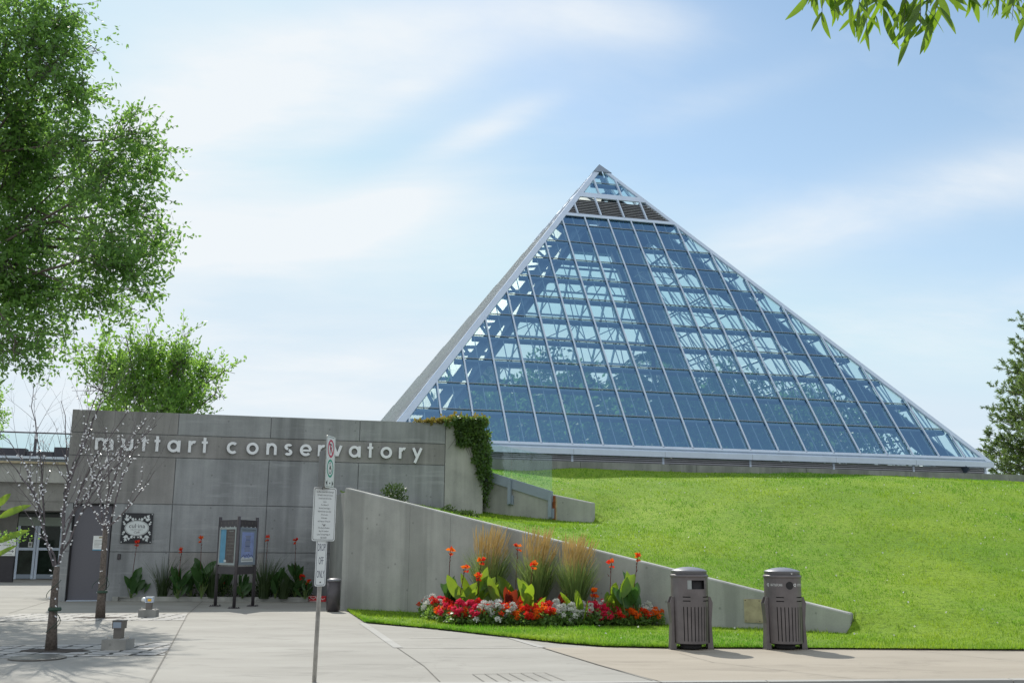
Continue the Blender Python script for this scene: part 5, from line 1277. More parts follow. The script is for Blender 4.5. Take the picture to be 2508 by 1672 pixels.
# ------------------------------------------------------------------ bare trees wrapped in small lights
def bare(base, Y, trunkpx, mains, r0, lab, nb, seed, scale=1.0):
    rg = random.Random(seed); t = thing('bare_tree', lab, 'tree', base, 'bare trees wrapped in lights')
    tr_ = MB(); br = MB(); segs = []
    tp = [at(x, y, Y) for (x, y) in trunkpx]; tp[0] = np.array(base, float)
    n = len(tp); tr_.tube(tp, [r0 * 1.2] + [r0 * (1 - .45 * k / (n - 1)) for k in range(1, n)], m_bark, 12)
    for k in range(n - 1): segs.append((tp[k], tp[k + 1], r0 * .8))
    def grow(p, d, L, r, lev):
        q = [p]; m = 4
        for k in range(m):
            d = unit((d + np.array([rg.gauss(0, .16), rg.gauss(0, .16), .07]))[None])[0]; q.append(q[-1] + d * L / m)
        br.tube(q, [r * (1 - .7 * k / m) for k in range(m + 1)], m_barkd, 5 if lev < 2 else 3, False)
        if lev < 2:
            for k in range(m): segs.append((q[k], q[k + 1], r))
        if lev < 3 and rg.random() < .85:
            for k in range(2 if lev < 2 else 1):
                f = rg.uniform(.3, 1); i = min(int(f * m), m - 1); s = q[i] + (q[i + 1] - q[i]) * (f * m - i)
                dd = unit((d + np.array([rg.gauss(0, .55), rg.gauss(0, .5), rg.uniform(0, .35)]))[None])[0]; grow(s, dd, L * rg.uniform(.5, .75), r * .5, lev + 1)
    for pts in mains:
        dy = 0; q = []
        for k, (x, y) in enumerate(pts):
            if k: dy += rg.uniform(-.22, .22)
            q.append(at(x, y, Y + dy))
        rr = [.0165 * scale * (1 - .78 * k / (len(q) - 1)) for k in range(len(q))]
        fine = [q[0]]; fr = [rr[0]]
        for k in range(len(q) - 1):
            for u in (.5, 1.0): fine.append(q[k] + (q[k + 1] - q[k]) * u + (np.array([rg.gauss(0, .02), rg.gauss(0, .02), 0]) if u < 1 else 0)); fr.append(rr[k] + (rr[k + 1] - rr[k]) * u)
        br.tube(fine, fr, m_barkd, 6)
        for k in range(len(fine) - 1): segs.append((fine[k], fine[k + 1], fr[k]))
        for k in range(3, len(fine)):
            for j in range(1):
                d0 = unit((fine[k] - fine[k - 1])[None])[0]; dd = unit((d0 + np.array([rg.gauss(0, .5), rg.gauss(0, .5), rg.uniform(-.05, .3)]))[None])[0]
                grow(fine[k - 1] + (fine[k] - fine[k - 1]) * rg.random(), dd, rg.uniform(.45, .95) * scale, fr[k] * .55, 1)
    tr_.build('trunk', t, True); br.build('branches', t)
    ls = thing('string_lights', 'string of small white bulbs wound round the ' + ('nearer bare tree on the front sett strip' if seed == 3 else 'farther bare tree by the grey door'), 'string lights', tp[-1], 'string lights on the bare trees')
    cd = MB(); wts = [np.linalg.norm(b - a) for a, b, r in segs]; bp = []
    # bulbs stay off the foot of the trunk
    for a, b, r in segs:
        if max(a[2], b[2]) < .9: continue
        L = np.linalg.norm(b - a)
        m_ = max(2, int(L / .12)); q = [a + (b - a) * k / m_ + (r + .006) * np.array([math.cos(k * 2.1), math.sin(k * 2.1), 0]) for k in range(m_ + 1)]
        if r > .009: cd.tube(q, .0035, m_cord, 3, False)
    if seed == 3 or True:                             # loops hanging by the trunk
        for k in range(3):
            a = tp[0] + Z3 * rg.uniform(.5, 1.1) + np.array([rg.uniform(-.12, .12), -.05, 0]); q = [a + np.array([.10 * math.sin(u * 3 + k), -.03, -.25 * u]) for u in np.linspace(0, 1, 7)]; cd.tube(q, .005, m_cord, 4, False)
        bn = MB(); bn.lathe(tp[0] + Z3 * (.55 if seed == 3 else .5), [(r0 * 1.12 + .004, 0), (r0 * 1.12 + .012, .02), (r0 * 1.12 + .004, .05)], m_cord, 14); bn.build('band', ls)
    cd.build('cord', ls)
    cand = [s for s in segs if max(s[0][2], s[1][2]) > .75 and s[2] > .004]
    wt = [np.linalg.norm(b - a) * (1 if r > .008 else .6) for a, b, r in cand]
    proto = None; rest = MB()
    for k in range(nb):
        a, b, r = rg.choices(cand, wt)[0]; p_ = a + (b - a) * rg.random() + np.array([rg.uniform(-1, 1), rg.uniform(-1, .3), rg.uniform(-1, .6)]) * (r + .018)
        ax = unit(np.array([[rg.gauss(0, 1), rg.gauss(0, .6), rg.gauss(0, .8)]]))[0]
        if k < 100:
            if proto is None:
                q = MB(); q.tube([(0, 0, -.019), (0, 0, -.010), (0, 0, .008), (0, 0, .021)], [.004, .0095, .0105, .003], m_bulb, 6); proto = q.build('bulb', ls, True); o = proto
                me = proto.data
            else: o = bpy.data.objects.new('bulb', me); COL.objects.link(o); o.parent = ls
            o.matrix_parent_inverse = ls.matrix_basis.inverted()
            o.location = tuple(p_); o.rotation_euler = Vector(ax).to_track_quat('Z', 'Y').to_euler(); o.scale = (.95 if seed == 3 else 1.15,) * 3
        else: bs = .82 if seed == 3 else 1.05; rest.tube([p_ - ax * .022 * bs, p_ - ax * .011 * bs, p_ + ax * .009 * bs, p_ + ax * .024 * bs], [.004 * bs, .011 * bs, .012 * bs, .003 * bs], m_bulb, 5)
    tag(rest.build('bulbs', ls), kind='stuff')
    return t
bare(gnd(117, 1493), 15.24, [(117, 1493), (121, 1420), (126, 1350), (131, 1300)],
     [[(129, 1305), (108, 1245), (95, 1200), (78, 1130), (55, 1060), (20, 1010), (-20, 975)], [(124, 1300), (101, 1215), (100, 1160), (96, 1080), (84, 1000), (72, 935), (78, 880)],
      [(134, 1295), (146, 1220), (150, 1150), (170, 1060), (196, 985), (225, 900), (255, 830)], [(136, 1290), (160, 1200), (190, 1110), (225, 1040), (262, 990), (300, 930)],
      [(147, 1210), (148, 1130), (152, 1060), (150, 990), (140, 920)], [(140, 1270), (170, 1215), (215, 1130), (262, 1075), (320, 1010), (360, 975)], [(150, 1150), (185, 1040), (215, 960), (250, 900), (300, 850)],
      [(160, 1190), (205, 1130), (230, 1080), (290, 1020), (340, 960)], [(98, 1180), (70, 1120), (40, 1080), (8, 1040)]], .072,
     'bare slender tree wound with white lights, nearest the camera on the front sett strip', 380, 3)
bare(gnd(230, 1418), 21.94, [(230, 1418), (234, 1350), (238, 1280), (242, 1215)],
     [[(241, 1218), (232, 1160), (222, 1110), (205, 1060), (190, 1010)], [(243, 1215), (246, 1150), (250, 1090), (246, 1030), (243, 980)], [(244, 1215), (268, 1140), (288, 1080), (305, 1040), (335, 1000)],
      [(244, 1212), (285, 1175), (325, 1125), (355, 1080)], [(240, 1214), (215, 1170), (196, 1140), (182, 1110)], [(246, 1180), (262, 1110), (275, 1050), (280, 1000)]], .085,
     'bare slender tree wound with white lights, standing farther back by the grey steel door', 260, 5, 1.25)
for (x, y, w_, h_, n_) in ((117, 1496, .75, .30, 'soil patch round the foot of the nearest bare tree'), (230, 1419, .8, .25, 'soil patch round the foot of the farther bare tree')):
    p = MB(); c = gnd(x, y); p.add([(c[0] + w_ / 1.4 * math.cos(k * .5236) * rnd.uniform(.85, 1.1), c[1] + h_ * math.sin(k * .5236) * rnd.uniform(.85, 1.1) + .1, .009) for k in range(12)], [tuple(range(12))], m_soil)
    tag(p.build('soil_patch'), kind='structure')

# ------------------------------------------------------------------ broad-leaved cannas, reeds, geraniums
def blade_leaf(V, F, b, d, L, w, up, droop=.15, n=6):
    """broad leaf with a folded midrib"""
    d = unit(np.array(d, float)[None])[0]; s = np.cross(d, up); s = unit(s[None])[0]; u = np.cross(s, d); k0 = len(V)
    for i in range(n + 1):
        t = i / n; wv = w * (math.sin(math.pi * (t * .93 + .04)) ** .75) * (1.1 - .4 * t) if i < n else .002
        c_ = b + d * L * t - np.array([0, 0, 1]) * droop * L * t * t - u * 0
        wob = .04 * w * math.sin(9 * t)
        V.extend([c_ - s * wv + u * (wv * .32 + wob), c_, c_ + s * wv + u * (wv * .32 - wob)])
    for i in range(n):
        a = k0 + 3 * i; F.extend([(a, a + 1, a + 4, a + 3), (a + 1, a + 2, a + 5, a + 4)])
def flower(mb, c, r, mats, rg, n=7):
    for k in range(n):
        d = unit(np.array([[rg.gauss(0, 1), rg.gauss(0, 1), rg.uniform(-.3, 1.0)]]))[0]; s = unit(np.cross(d, (rg.random(), rg.random(), .3))[None])[0]
        L = r * rg.uniform(.7, 1.2); w = L * .45; u = np.cross(s, d)
        mb.add([c, c + d * L * .5 + s * w + u * .1 * L, c + d * L - u * .15 * L, c + d * L * .5 - s * w + u * .1 * L], [(0, 1, 2), (0, 2, 3)], mats[k % len(mats)])
def canna(base, h, nl, lab, lm, fl=None, fh=1.6, seed=1, lean=0.0, group='cannas in the beds', fm=None, Ls=1.0):
    rg = random.Random(seed); t = thing('canna_plant', lab, 'plant', base, group); base = np.array(base, float)
    V = []; F = []; st = MB()
    for k in range(nl):
        a = rg.uniform(0, 2 * math.pi); zz = h * rg.uniform(.08, .50); b = base + np.array([rg.gauss(0, .06), rg.gauss(0, .06), zz])
        d = np.array([math.cos(a) * rg.uniform(.25, .75), math.sin(a) * rg.uniform(.2, .6), 1.0]); L = Ls * rg.uniform(.36, .60) * min(1.1, h / .95)
        up = np.array([math.cos(a) * .5 + rg.gauss(0, .9), -1.0, rg.uniform(-.1, .6)]); blade_leaf(V, F, b, d, L, L * rg.uniform(.15, .215), up, rg.uniform(.05, .3))
        st.tube([base + np.array([0, 0, .0]), b], [.012, .010], m_reed if lm is not m_cannar else m_cannar, 5, False)
    npmesh('leaves', np.array(V), np.array(F), [lm], parent=t, smooth=True)
    fb = None
    if fl is not None:
        fb = MB()
        for (dx, fh_) in fl:
            top = base + np.array([dx, 0, fh_]); mid = base * .5 + top * .5 + np.array([-.02, 0, .05]); st.tube([base, mid, top], [.010, .008, .005], m_cannar, 5)
            for j in range(4): p_ = mid + (top - mid) * (.5 + .12 * j) + np.array([rg.gauss(0, .012), 0, 0]); st.tube([p_, p_ + np.array([rg.gauss(0, .02), 0, .05])], [.008, .003], m_cannar, 4)
            flower(fb, top, .095, fm or [m_flor, m_flor, m_florr], rg, 10); flower(fb, top - np.array([rg.gauss(0, .02), 0, .09]), .07, fm or [m_florr, m_flor], rg, 6)
    st.build('stem', t)
    if fb: fb.build('flower', t)
    return t
def reed(base, h, n, lab, plume, seed, cat='grass', group=None, spread=.30, col=None):
    rg = np.random.default_rng(seed); t = thing('ornamental_grass', lab, cat, base, group); base = np.array(base, float)
    a = rg.uniform(0, 2 * math.pi, n); r0 = rg.uniform(0, .13, n); hh = h * rg.uniform(.55, .80, n); sp = rg.uniform(.1, 1, n) * spread
    B = base + np.stack([np.cos(a) * r0, np.sin(a) * r0, np.zeros(n)], 1); V = []; F = []
    k = 5; w0 = rg.uniform(.005, .009, n)
    dirv = np.stack([np.cos(a), np.sin(a), np.zeros(n)], 1); sv = np.stack([-np.sin(a + rg.normal(0, .8, n)), np.cos(a), np.zeros(n)], 1)
    ts = np.linspace(0, 1, k + 1); dr = rg.uniform(.0, .5, n)
    P = B[:, None] + dirv[:, None] * (ts ** 1.6)[None, :, None] * (sp * h)[:, None, None] + Z3 * ((ts[None] - dr[:, None] * .35 * ts[None] ** 3) * hh[:, None])[..., None]
    wv = w0[:, None] * (1 - ts ** 2)[None] + .001
    A_ = P - sv[:, None] * wv[..., None]; B_ = P + sv[:, None] * wv[..., None]
    Vv = np.stack([A_, B_], 2).reshape(n, -1, 3); base_i = np.arange(n)[:, None, None] * (2 * (k + 1))
    fq = np.array([[2 * i, 2 * i + 1, 2 * i + 3, 2 * i + 2] for i in range(k)]); Ff = (base_i + fq[None]).reshape(-1, 4)
    npmesh('blades', Vv.reshape(-1, 3), Ff, [col or m_reed], parent=t)
    if plume:
        m = 170; a = rg.uniform(0, 2 * math.pi, m); sp = rg.uniform(0.1, 1, m) ** .7 * .42; top = base + np.stack([np.cos(a) * sp * 1.0 + .03, np.sin(a) * sp * .8, h * rg.uniform(.74, 1.04, m)], 1)
        bot = base + np.stack([np.cos(a) * sp * .35, np.sin(a) * sp * .35, h * .35 * np.ones(m)], 1); pm_ = MB()
        for i in range(m):
            q = bot[i] + (top[i] - bot[i]) * rg.uniform(.58, .72); e = top[i] + np.array([.05 + rg.normal(0, .03), rg.normal(0, .03), 0])
            pm_.tube([bot[i], q], [.002, .0018], m_plume, 3, False); pm_.tube([q, (q + e) / 2, e], [.003, .0085, .001], m_plume, 4, False)
        pm_.build('plumes', t)
    return t
# flower bed soil
bedpx = [(968, 1408), (985, 1424), (1040, 1438), (1120, 1441), (1250, 1442), (1400, 1441), (1526, 1440)]
bed = [gnd(*p) for p in bedpx]
def wall_pt(t, o): return RA + RD * RL * t - RN * o
p = MB(); bk = [wall_pt(t, .06) for t in (.695, .55, .4, .27)]
p.add([(q[0], q[1], .045) for q in bed + bk], [tuple(range(len(bed) + len(bk)))], m_soil); tag(p.build('bed_soil'), kind='structure')
p = MB()                                              # soil collar so that the bed meets the verge
reedspots = [(1122, 22.45, 1.92, 'left'), (1232, 21.85, 1.86, 'middle'), (1322, 21.35, 1.72, 'right')]
for i, (x, Y, h, w_) in enumerate(reedspots):
    c = at(x, 1400, Y); c[2] = .045
    reed(c, h, 700, {'left': 'clump of feathery tan plumed grass, leftmost of the three in the flower bed', 'middle': 'clump of feathery tan plumed grass, middle of the three in the flower bed', 'right': 'clump of feathery tan plumed grass nearest the bins, last of the three in the flower bed'}[w_], True, 40 + i, 'ornamental grass', 'plumed grasses in the flower bed')
spots = [  # x, depth, height, leaves, label, material, flowers as (dx, image y)
    (1030, 21.0, 1.02, 6, 'dark leaved canna at the left end of the flower bed with one tall orange flower', m_cannad, [(.02, 1268)]),
    (1052, 20.7, .98, 8, 'light green canna with broad sunlit leaves, second from the left end of the bed', m_canna, [(.13, 1308)]),
    (1098, 20.7, 1.08, 9, 'tall light green canna with an upright pointed leaf in front of the left plumed grass', m_canna, [(.05, 1290), (.0, 1328)]),
    (1132, 20.6, .92, 7, 'pale green canna carrying a low orange flower, right of the tallest pointed leaf', m_canna, [(-.03, 1352)]),
    (1168, 20.5, .80, 7, 'bronze leaved canna in the middle of the flower bed', m_cannar, [(.0, 1368)]),
    (1185, 21.6, 1.15, 6, 'canna with a tall orange flower between the left and middle plumed grasses', m_canna, [(.03, 1258)]),
    (1213, 20.3, .92, 6, 'light green canna in front of the middle plumed grass with an orange flower', m_canna, [(.10, 1300)]),
    (1288, 20.5, .70, 5, 'dark bronze canna low between the middle and right plumed grasses', m_cannar, None),
    (1330, 20.1, .72, 6, 'short light green canna in front of the right plumed grass', m_canna, None),
    (1362, 20.4, .62, 4, 'canna with a withered orange bloom right of the plumed grasses', m_canna, [(.0, 1362), (.05, 1376)]),
    (1403, 20.3, .95, 6, 'light green canna with an orange flower, second from the right end of the bed', m_canna, [(.02, 1296)]),
    (1452, 20.2, 1.15, 9, 'tall deep green canna with an orange flower at the right end of the flower bed', m_cannad, [(.13, 1282)]),
    (1440, 20.2, 1.12, 4, 'canna with pale upright leaves behind the bins end of the bed', m_canna, None),
]
for i, (x, Y, h, nl, lab, lm, fl) in enumerate(spots):
    Y += .35; c = at(x, 1400, Y); c[2] = .045
    ff = [(dx, at(x, y, Y)[2]) for dx, y in fl] if fl else None
    canna(c, h, nl + 1, lab, lm, ff, seed=70 + i, group='cannas in the flower bed', Ls=1.15)
# geranium edging: one plant of each colour built, then copied
def geranium(name, lab, mats, seed, nf):
    rg = random.Random(seed); t = thing('geranium_plant', lab, 'flowers', (0, 0, 0), 'geraniums edging the flower bed')
    n = 150; d = unit(nr.normal(size=(n, 3)) * np.array([1, 1, .7]) + np.array([0, 0, .35])); P = d * np.array([.19, .19, .26]) * nr.random(n)[:, None] ** .4; P[:, 2] = np.abs(P[:, 2]) + .04
    V, F = leaves(P, unit(d + nr.normal(0, .6, (n, 3))), nr.uniform(.05, .085, n), nr.uniform(.045, .075, n), .1); npmesh('foliage', V, F, [m_gera], parent=t)
    for k in range(nf):
        a = rg.uniform(0, 6.28); r_ = rg.uniform(0, .22); c = np.array([r_ * math.cos(a), r_ * math.sin(a), rg.uniform(.28, .42) - r_ * rg.uniform(.5, 1.1)]); q = MB()
        for j in range(26):
            dd = unit(np.array([[rg.gauss(0, 1), rg.gauss(0, 1), rg.gauss(.3, .8)]]))[0]; flower(q, c + dd * .042, .040, mats, rg, 2)
        q.tube([(0, 0, .05), tuple(c)], [.003, .002], m_gera, 4, False); q.build('flower_head', t)
    return t
def dup(t, loc, rz, lab, sc):
    r = t.copy(); COL.objects.link(r); r.location = tuple(loc); r.rotation_euler = (0, 0, rz); r.scale = (sc,) * 3; r['label'] = lab
    for ch in list(t.children):
        c = ch.copy(); COL.objects.link(c); c.parent = r
    return r
gl = {'red': [geranium('a', '', [m_florr], 5, 9), geranium('b', '', [m_florr, m_flor], 6, 10)], 'orange': [geranium('d', '', [m_flor], 9, 8)], 'pink': [geranium('c', '', [m_flop], 7, 11)], 'white': [geranium('w', '', [m_flow], 8, 9)]}
fx = np.array([p[0] for p in bed]); fy = np.array([p[1] for p in bed]); first = set(); cntg = {}
def zone(x): return 'left' if x < 1150 else ('middle' if x < 1350 else 'right')
rowsg = []
for row, off in enumerate((.18, .42, .68, .98, 1.3)):
    for k in range(31):
        px = 985 + (1525 - 985) * (k + .5 * (row % 2) + rnd.uniform(-.3, .3)) / 31
        gx_ = np.interp(px, [b[0] for b in bedpx], fx); gy_ = np.interp(px, [b[0] for b in bedpx], fy) + off + rnd.uniform(-.08, .08)
        q = np.array([gx_ * (1 + off / 21), gy_, 0.04]); dw = -(q - RA) @ RN
        if dw < .22 or (row > 2 and rnd.random() < .35): continue
        if row > 2 and px > 1250: continue
        rowsg.append((px, row, q))
for px, row, q in rowsg:
    u = rnd.random()
    if px < 1010: c = 'red' if u < .55 else 'white'
    elif px < 1120: c = 'red' if u < .58 else ('pink' if u < .9 else 'white')
    elif px < 1260: c = 'red' if u < .56 else ('orange' if u < .86 else 'white')
    elif px < 1345: c = 'white' if u < .7 else 'red'
    elif px < 1405: c = 'pink' if u < .75 else 'white'
    else: c = 'red' if u < .45 else ('white' if u < .8 else 'orange')
    src = rnd.choice(gl[c]); z_ = zone(px); pos = 'the front edge' if row < 2 else 'the back rows'
    lab = '%s flowered geranium along %s in the %s third of the flower bed' % ({'red': 'scarlet', 'pink': 'crimson pink', 'white': 'white', 'orange': 'orange red'}[c], pos, z_)
    dup(src, q, rnd.uniform(0, 6.28), lab, rnd.uniform(.85, 1.15))
for v in gl.values():
    for t in v:
        for ch in list(t.children): bpy.data.objects.remove(ch)
        bpy.data.objects.remove(t)
q = MB(); t = thing('geranium_plant', 'two stray red geranium heads leaning out at the far left of the bed', 'flowers', gnd(965, 1408), 'geraniums edging the flower bed'); c = gnd(965, 1408)
for (x, y) in ((958, 1385), (950, 1400)):
    h_ = at(x, y, c[1]); 
    f_ = MB(); rg = random.Random(3)
    for j in range(24): dd = unit(np.array([[rg.gauss(0, 1), rg.gauss(0, 1), rg.gauss(.3, .8)]]))[0]; flower(f_, h_ + dd * .03, .026, [m_florr], rg, 2)
    f_.build('flower_head', t); q.tube([c, h_], [.004, .003], m_gera, 4)
q.build('stem', t)

# bed in the shade under the entrance wall
def pz(x, y, Y): return at(x, y, Y)[2]
for i, (x, h, nl, lab, lm, fl) in enumerate([
    (300, .95, 7, 'canna with a red flower under the cafe sign', m_cannad, [(.06, 1252)]), (328, .62, 5, 'low canna with a small red bloom left of the spiky grass', m_cannad, [(.02, 1350)]),
    (408, .98, 7, 'canna with an orange flower right of the spiky grass under the entrance wall', m_cannad, [(.02, 1268)]), (438, .9, 6, 'broad leaved canna beside the kiosk side of the spiky grass', m_cannad, None),
    (462, 1.3, 8, 'tall canna with a red flower left of the notice kiosk', m_cannad, [(-.1, 1243)]), (512, .85, 6, 'canna with a low orange bloom behind the left kiosk post', m_cannad, [(.0, 1338)]),
    (556, .9, 6, 'canna behind the middle post of the notice kiosk', m_cannad, None), (608, .75, 5, 'canna with a slim red flower right of the notice kiosk', m_cannad, [(.0, 1240)]),
    (632, .95, 6, 'canna with a pale front leaf between the kiosk and the sign post', m_cannad, None), (678, 1.35, 9, 'tall canna with a red flower nearest the sign post', m_cannad, [(-.06, 1246)]),
    (700, .6, 5, 'low canna with small red blooms at the right end of the shaded bed', m_cannad, [(-.1, 1330), (.1, 1342)])]):
    Y = 28.25 + .35 * (i % 2) + (.3 if x > 500 else 0); c = at(x, 1372, Y); c[2] = .085
    ff = [(dx, pz(x, y, Y)) for dx, y in fl] if fl else None
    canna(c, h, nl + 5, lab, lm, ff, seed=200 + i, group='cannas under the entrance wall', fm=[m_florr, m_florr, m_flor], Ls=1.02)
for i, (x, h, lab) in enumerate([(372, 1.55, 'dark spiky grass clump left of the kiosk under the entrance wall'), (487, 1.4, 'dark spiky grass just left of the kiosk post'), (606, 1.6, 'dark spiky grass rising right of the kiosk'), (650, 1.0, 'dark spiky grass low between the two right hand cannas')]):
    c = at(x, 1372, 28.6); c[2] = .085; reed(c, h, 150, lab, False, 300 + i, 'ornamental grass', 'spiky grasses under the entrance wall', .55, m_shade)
p = None
def shrub(c, r, lab, mat, n, flat=1.0, L=.07):
    t = thing('shrub', lab, 'shrub', (c[0], c[1], c[2] - .2), 'shrubs behind the retaining wall')
    d = unit(nr.normal(size=(n, 3))); P = c + d * np.array([r, r, r * flat]) * (nr.random(n) ** .45)[:, None]
    V, F = leaves(P, unit(d + nr.normal(0, .6, (n, 3)) + np.array([0, 0, .3])), L * nr.uniform(.6, 1.3, n), L * .6 * nr.uniform(.7, 1.2, n)); npmesh('foliage', V, F, [mat], parent=t)
    s = MB()
    for k in range(12): e = c + unit(nr.normal(size=3)[None])[0] * r * .9 * np.array([1, 1, flat]); s.tube([(c[0], c[1], c[2] - r * flat - .2), tuple(e)], [.008, .003], m_barkd, 4, False)
    s.build('stems', t)
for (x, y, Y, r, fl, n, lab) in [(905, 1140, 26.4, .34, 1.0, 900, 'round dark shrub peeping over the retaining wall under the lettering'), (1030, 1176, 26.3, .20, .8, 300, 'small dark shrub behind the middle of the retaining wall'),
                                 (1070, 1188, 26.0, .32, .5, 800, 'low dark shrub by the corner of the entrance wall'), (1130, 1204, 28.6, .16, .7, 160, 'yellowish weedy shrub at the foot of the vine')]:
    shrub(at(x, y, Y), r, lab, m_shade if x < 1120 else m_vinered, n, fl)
# low planting in the shaded bed
n = 2600; k = nr.random(n); P = k0 * (1 - k)[:, None] + k1 * k[:, None] + kn * nr.uniform(.2, .9, n)[:, None]; P[:, 2] = nr.uniform(.09, .42, n)
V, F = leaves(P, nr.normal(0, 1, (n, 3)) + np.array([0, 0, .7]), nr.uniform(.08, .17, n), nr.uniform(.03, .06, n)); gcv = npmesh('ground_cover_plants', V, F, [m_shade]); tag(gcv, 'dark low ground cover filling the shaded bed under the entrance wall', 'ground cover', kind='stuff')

# ------------------------------------------------------------------ vine over the corner of the entrance wall
vn = thing('climbing_vine', 'climbing vine spilling over the right corner of the entrance wall, rusty along the top', 'vine', WP(-1.2, 0, 5.1))
Pg = []; Pr = []
def wp(x, y): q = onplane(x, y, WO, G3); return (q - WO) @ E3, q[2]
reg = [(1045, 1108, 960, 985, 900), (1062, 1128, 985, 1020, 1100), (1085, 1130, 1020, 1060, 900), (1095, 1130, 1060, 1095, 620), (1105, 1130, 1095, 1120, 260), (1110, 1123, 1120, 1150, 120), (1112, 1120, 1150, 1185, 40), (1046, 1062, 985, 1022, 190), (1020, 1060, 960, 975, 120)]
for (xa, xb, ya, yb, n) in reg:
    for k in range(n):
        s_, z_ = wp(rnd.uniform(xa, xb), rnd.uniform(ya, yb)); Pg.append(WP(s_, rnd.uniform(.0, .22) * (1 if s_ < -.9 else .6) - (rnd.uniform(0, .8) if s_ > -.86 else 0), z_ + rnd.gauss(0, .03)))
for k in range(1200):
    s_ = -3.0 + 2.2 * (rnd.random() ** .7); th_ = .05 + .17 * sstep(-2.9, -1.4, s_); Pr.append(WP(s_, rnd.uniform(-.35, .06), 5.13 + abs(rnd.gauss(0, 1)) * th_ * .55))
for k in range(500): Pg.append(WP(rnd.uniform(-1.75, -.72), rnd.uniform(-.4, .15), 5.10 + rnd.random() * .28))
for nm, P, mt in (('leaves', Pg, m_vine), ('top_leaves', Pr, m_vinered)):
    P = np.array(P); n = len(P); D = nr.normal(0, .6, (n, 3)) + np.array([.1, -.5, -.6 if nm == 'leaves' else .35]); V, F = leaves(P, D, nr.uniform(.08, .14, n), nr.uniform(.06, .10, n)); npmesh(nm, V, F, [mt], parent=vn)
p = MB()
for k in range(9):
    s_ = -1.6 + .1 * k; q = [WP(s_, .015, 5.12), WP(s_ + .06, .02, 4.7), WP(min(s_ + .3, -.9), .02, 4.2 - .12 * k)]; p.tube(q, [.01, .008, .004], m_barkd, 4, False)
p.tube([WP(-1.15, .012, 4.95), WP(-1.7, .012, 4.72), WP(-1.95, .012, 4.35)], [.006, .005, .003], m_barkd, 4, False); p.build('stems', vn)

# ------------------------------------------------------------------ plants inside the greenhouse
def hothouse(x, y, r, Y, lab, n):
    c = at(x, y, Y); t = thing('hothouse_tree', lab, 'tree', (c[0], c[1], 4.82), 'plants inside the greenhouse')
    lob = [(c + nr.normal(0, .45, 3) * r * KF / FPX * Y, r * KF / FPX * Y * rnd.uniform(.5, .85)) for k in range(5)]
    cr, tw = crown(t, lob, m_house, n, .26, .13, 7, .6, .1); limbs(tw, (c[0], c[1], 4.82), c, lob, .10, m_bark); tw.build('trunk', t, True)
for a in [(1050, 935, 60, 46, 'leafy tree inside the pyramid near its left corner', 46), (1190, 930, 58, 48, 'leafy tree inside the pyramid above the vine corner', 46), (1260, 900, 55, 50, 'round crowned tree inside the pyramid left of centre', 46),
          (1340, 905, 62, 47, 'broad dark tree inside the pyramid below its centre', 46), (1440, 940, 60, 48, 'dense tree inside the pyramid right of its centre line', 46), (1660, 900, 60, 52, 'dense dark tree inside the pyramid beside the far hip beam', 46),
          (1740, 930, 55, 50, 'light leaved tree inside the right half of the pyramid', 40), (1840, 950, 55, 52, 'feathery tree inside the right half of the pyramid', 34), (1950, 985, 50, 53, 'low bushy tree inside the pyramid towards its right corner', 34), (1570, 960, 60, 47, 'low leafy tree inside the middle of the pyramid', 46)]: hothouse(*a)
n = 42000; u_ = nr.uniform(1.5, PS - 1.5, n); w_ = nr.uniform(1.5, PS - 3, n); top_ = 2.0 + 1.5 * gn[(u_ * .9).astype(int), (w_ * .8).astype(int)] + .9 * gn[(u_ * 2.3).astype(int) + 50, (w_ * 2).astype(int)]
P = PL + E3 * u_[:, None] + G3 * w_[:, None] + Z3 * (-.3 + top_ * nr.random(n) ** .6)[:, None]; okk = np.minimum(np.minimum(u_, PS - u_), np.minimum(w_, PS - w_)) > (P[:, 2] - PL[2]) / PHT * HS + .7; P = P[okk]; n = len(P)
V, F = leaves(P, nr.normal(0, 1, (n, 3)) + np.array([0, 0, .4]), nr.uniform(.25, .5, n), nr.uniform(.1, .2, n)); tag(npmesh('hothouse_planting', V, F, [m_house]), 'dense green planting covering the beds inside the glass pyramid', 'planting', kind='stuff')
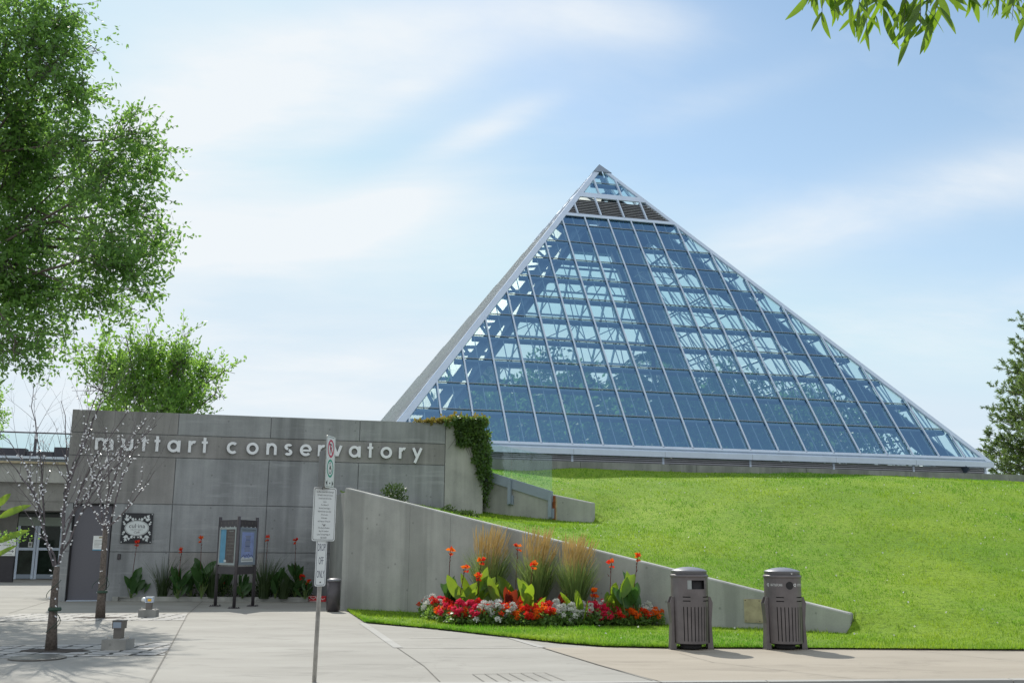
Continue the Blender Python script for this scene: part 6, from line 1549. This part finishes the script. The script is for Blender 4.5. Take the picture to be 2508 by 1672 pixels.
def palm(x, ytop, Y, lab, sd):
    rg = random.Random(sd); c = at(x, ytop, Y); t = thing('palm_tree', lab, 'palm', (c[0], c[1], 4.82), 'plants inside the greenhouse'); p = MB()
    p.tube([(c[0], c[1], 4.82), (c[0] + .1, c[1], c[2] * .5 + 2.4), tuple(c)], [.16, .13, .10], m_bark, 8); p.build('trunk', t, True); V = []; F = []; 
    P = []; D = []
    for k in range(16):
        a = k * 2.4 + rg.random(); el = rg.uniform(-.1, .9); L = rg.uniform(1.5, 2.2)
        for u in np.linspace(.12, 1, 26):
            q = c + np.array([math.cos(a) * math.cos(el) * L * u, math.sin(a) * math.cos(el) * L * u, math.sin(el) * L * u - .75 * L * u * u])
            for s_ in (-1, 1): P.append(q); D.append(np.array([-math.sin(a) * s_ + .5 * math.cos(a), math.cos(a) * s_ + .5 * math.sin(a), -.55]))
    P = np.array(P); D = np.array(D); n = len(P); V, F = leaves(P, D, nr.uniform(.4, .6, n), np.full(n, .055)); npmesh('fronds', V, F, [m_house], parent=t)
palm(1500, 815, 48, 'tall palm inside the pyramid standing before the far hip beam', 4); palm(1455, 870, 46.5, 'shorter palm inside the pyramid left of the tall palm', 9); palm(1535, 880, 47, 'low palm inside the pyramid right of the tall palm', 12)
c = at(1112, 870, 58); p = MB(); p.cbox((c[0], c[1], 4.82), 1.6, 1.2, c[2] + .7 - 4.82, m_cream, PH); p.cbox((c[0], c[1], c[2] + .705), 1.66, 1.26, .08, m_struct, PH); tag(p.build('plant_cabinet'), 'pale boxy cabinet inside the pyramid near its left edge', 'cabinet')

# ------------------------------------------------------------------ big leaved plant at the left edge, in its pot
c = at(-22, 1300, 23.0); pt = thing('leafy_pot_plant', 'bright big leaved potted plant poking in at the left edge above the direction sign', 'plant', (c[0], c[1], 0))
V = []; F = []; b0 = np.array([c[0], c[1], .75])
for (x, y, w_) in ((25, 1132, .10), (72, 1158, .11), (70, 1215, .10), (40, 1250, .07), (-40, 1120, .1), (-80, 1160, .1)):
    e = at(x, y, 23.0 + rnd.uniform(-.2, .2)); s_ = e + (np.array([c[0], c[1], e[2] - .32]) - e) * .9; blade_leaf(V, F, s_, e - s_, np.linalg.norm(e - s_), w_, np.array([.2, -1, .55]), .02)
npmesh('leaves', np.array(V), np.array(F), [m_canna], parent=pt, smooth=True)
n = 200; P = at(20, 1232, 23.0) + nr.normal(0, 1, (n, 3)) * np.array([.25, .2, .07]); V, F = leaves(P, nr.normal(0, 1, (n, 3)), nr.uniform(.04, .07, n), nr.uniform(.03, .05, n)); npmesh('small_leaves', V, F, [m_bush], parent=pt)
p = MB(); p.lathe((c[0] - .15, c[1], 0), [(.22, 0), (.30, .5), (.32, .55), (.29, .55), (.27, .5)], m_rock, 20)
for k in range(5): p.tube([(c[0] - .15, c[1], .5), (c[0] + rnd.uniform(-.1, .1), c[1], 1.9 + .2 * k)], [.02, .012], m_reed, 5)
p.build('pot', pt, True)
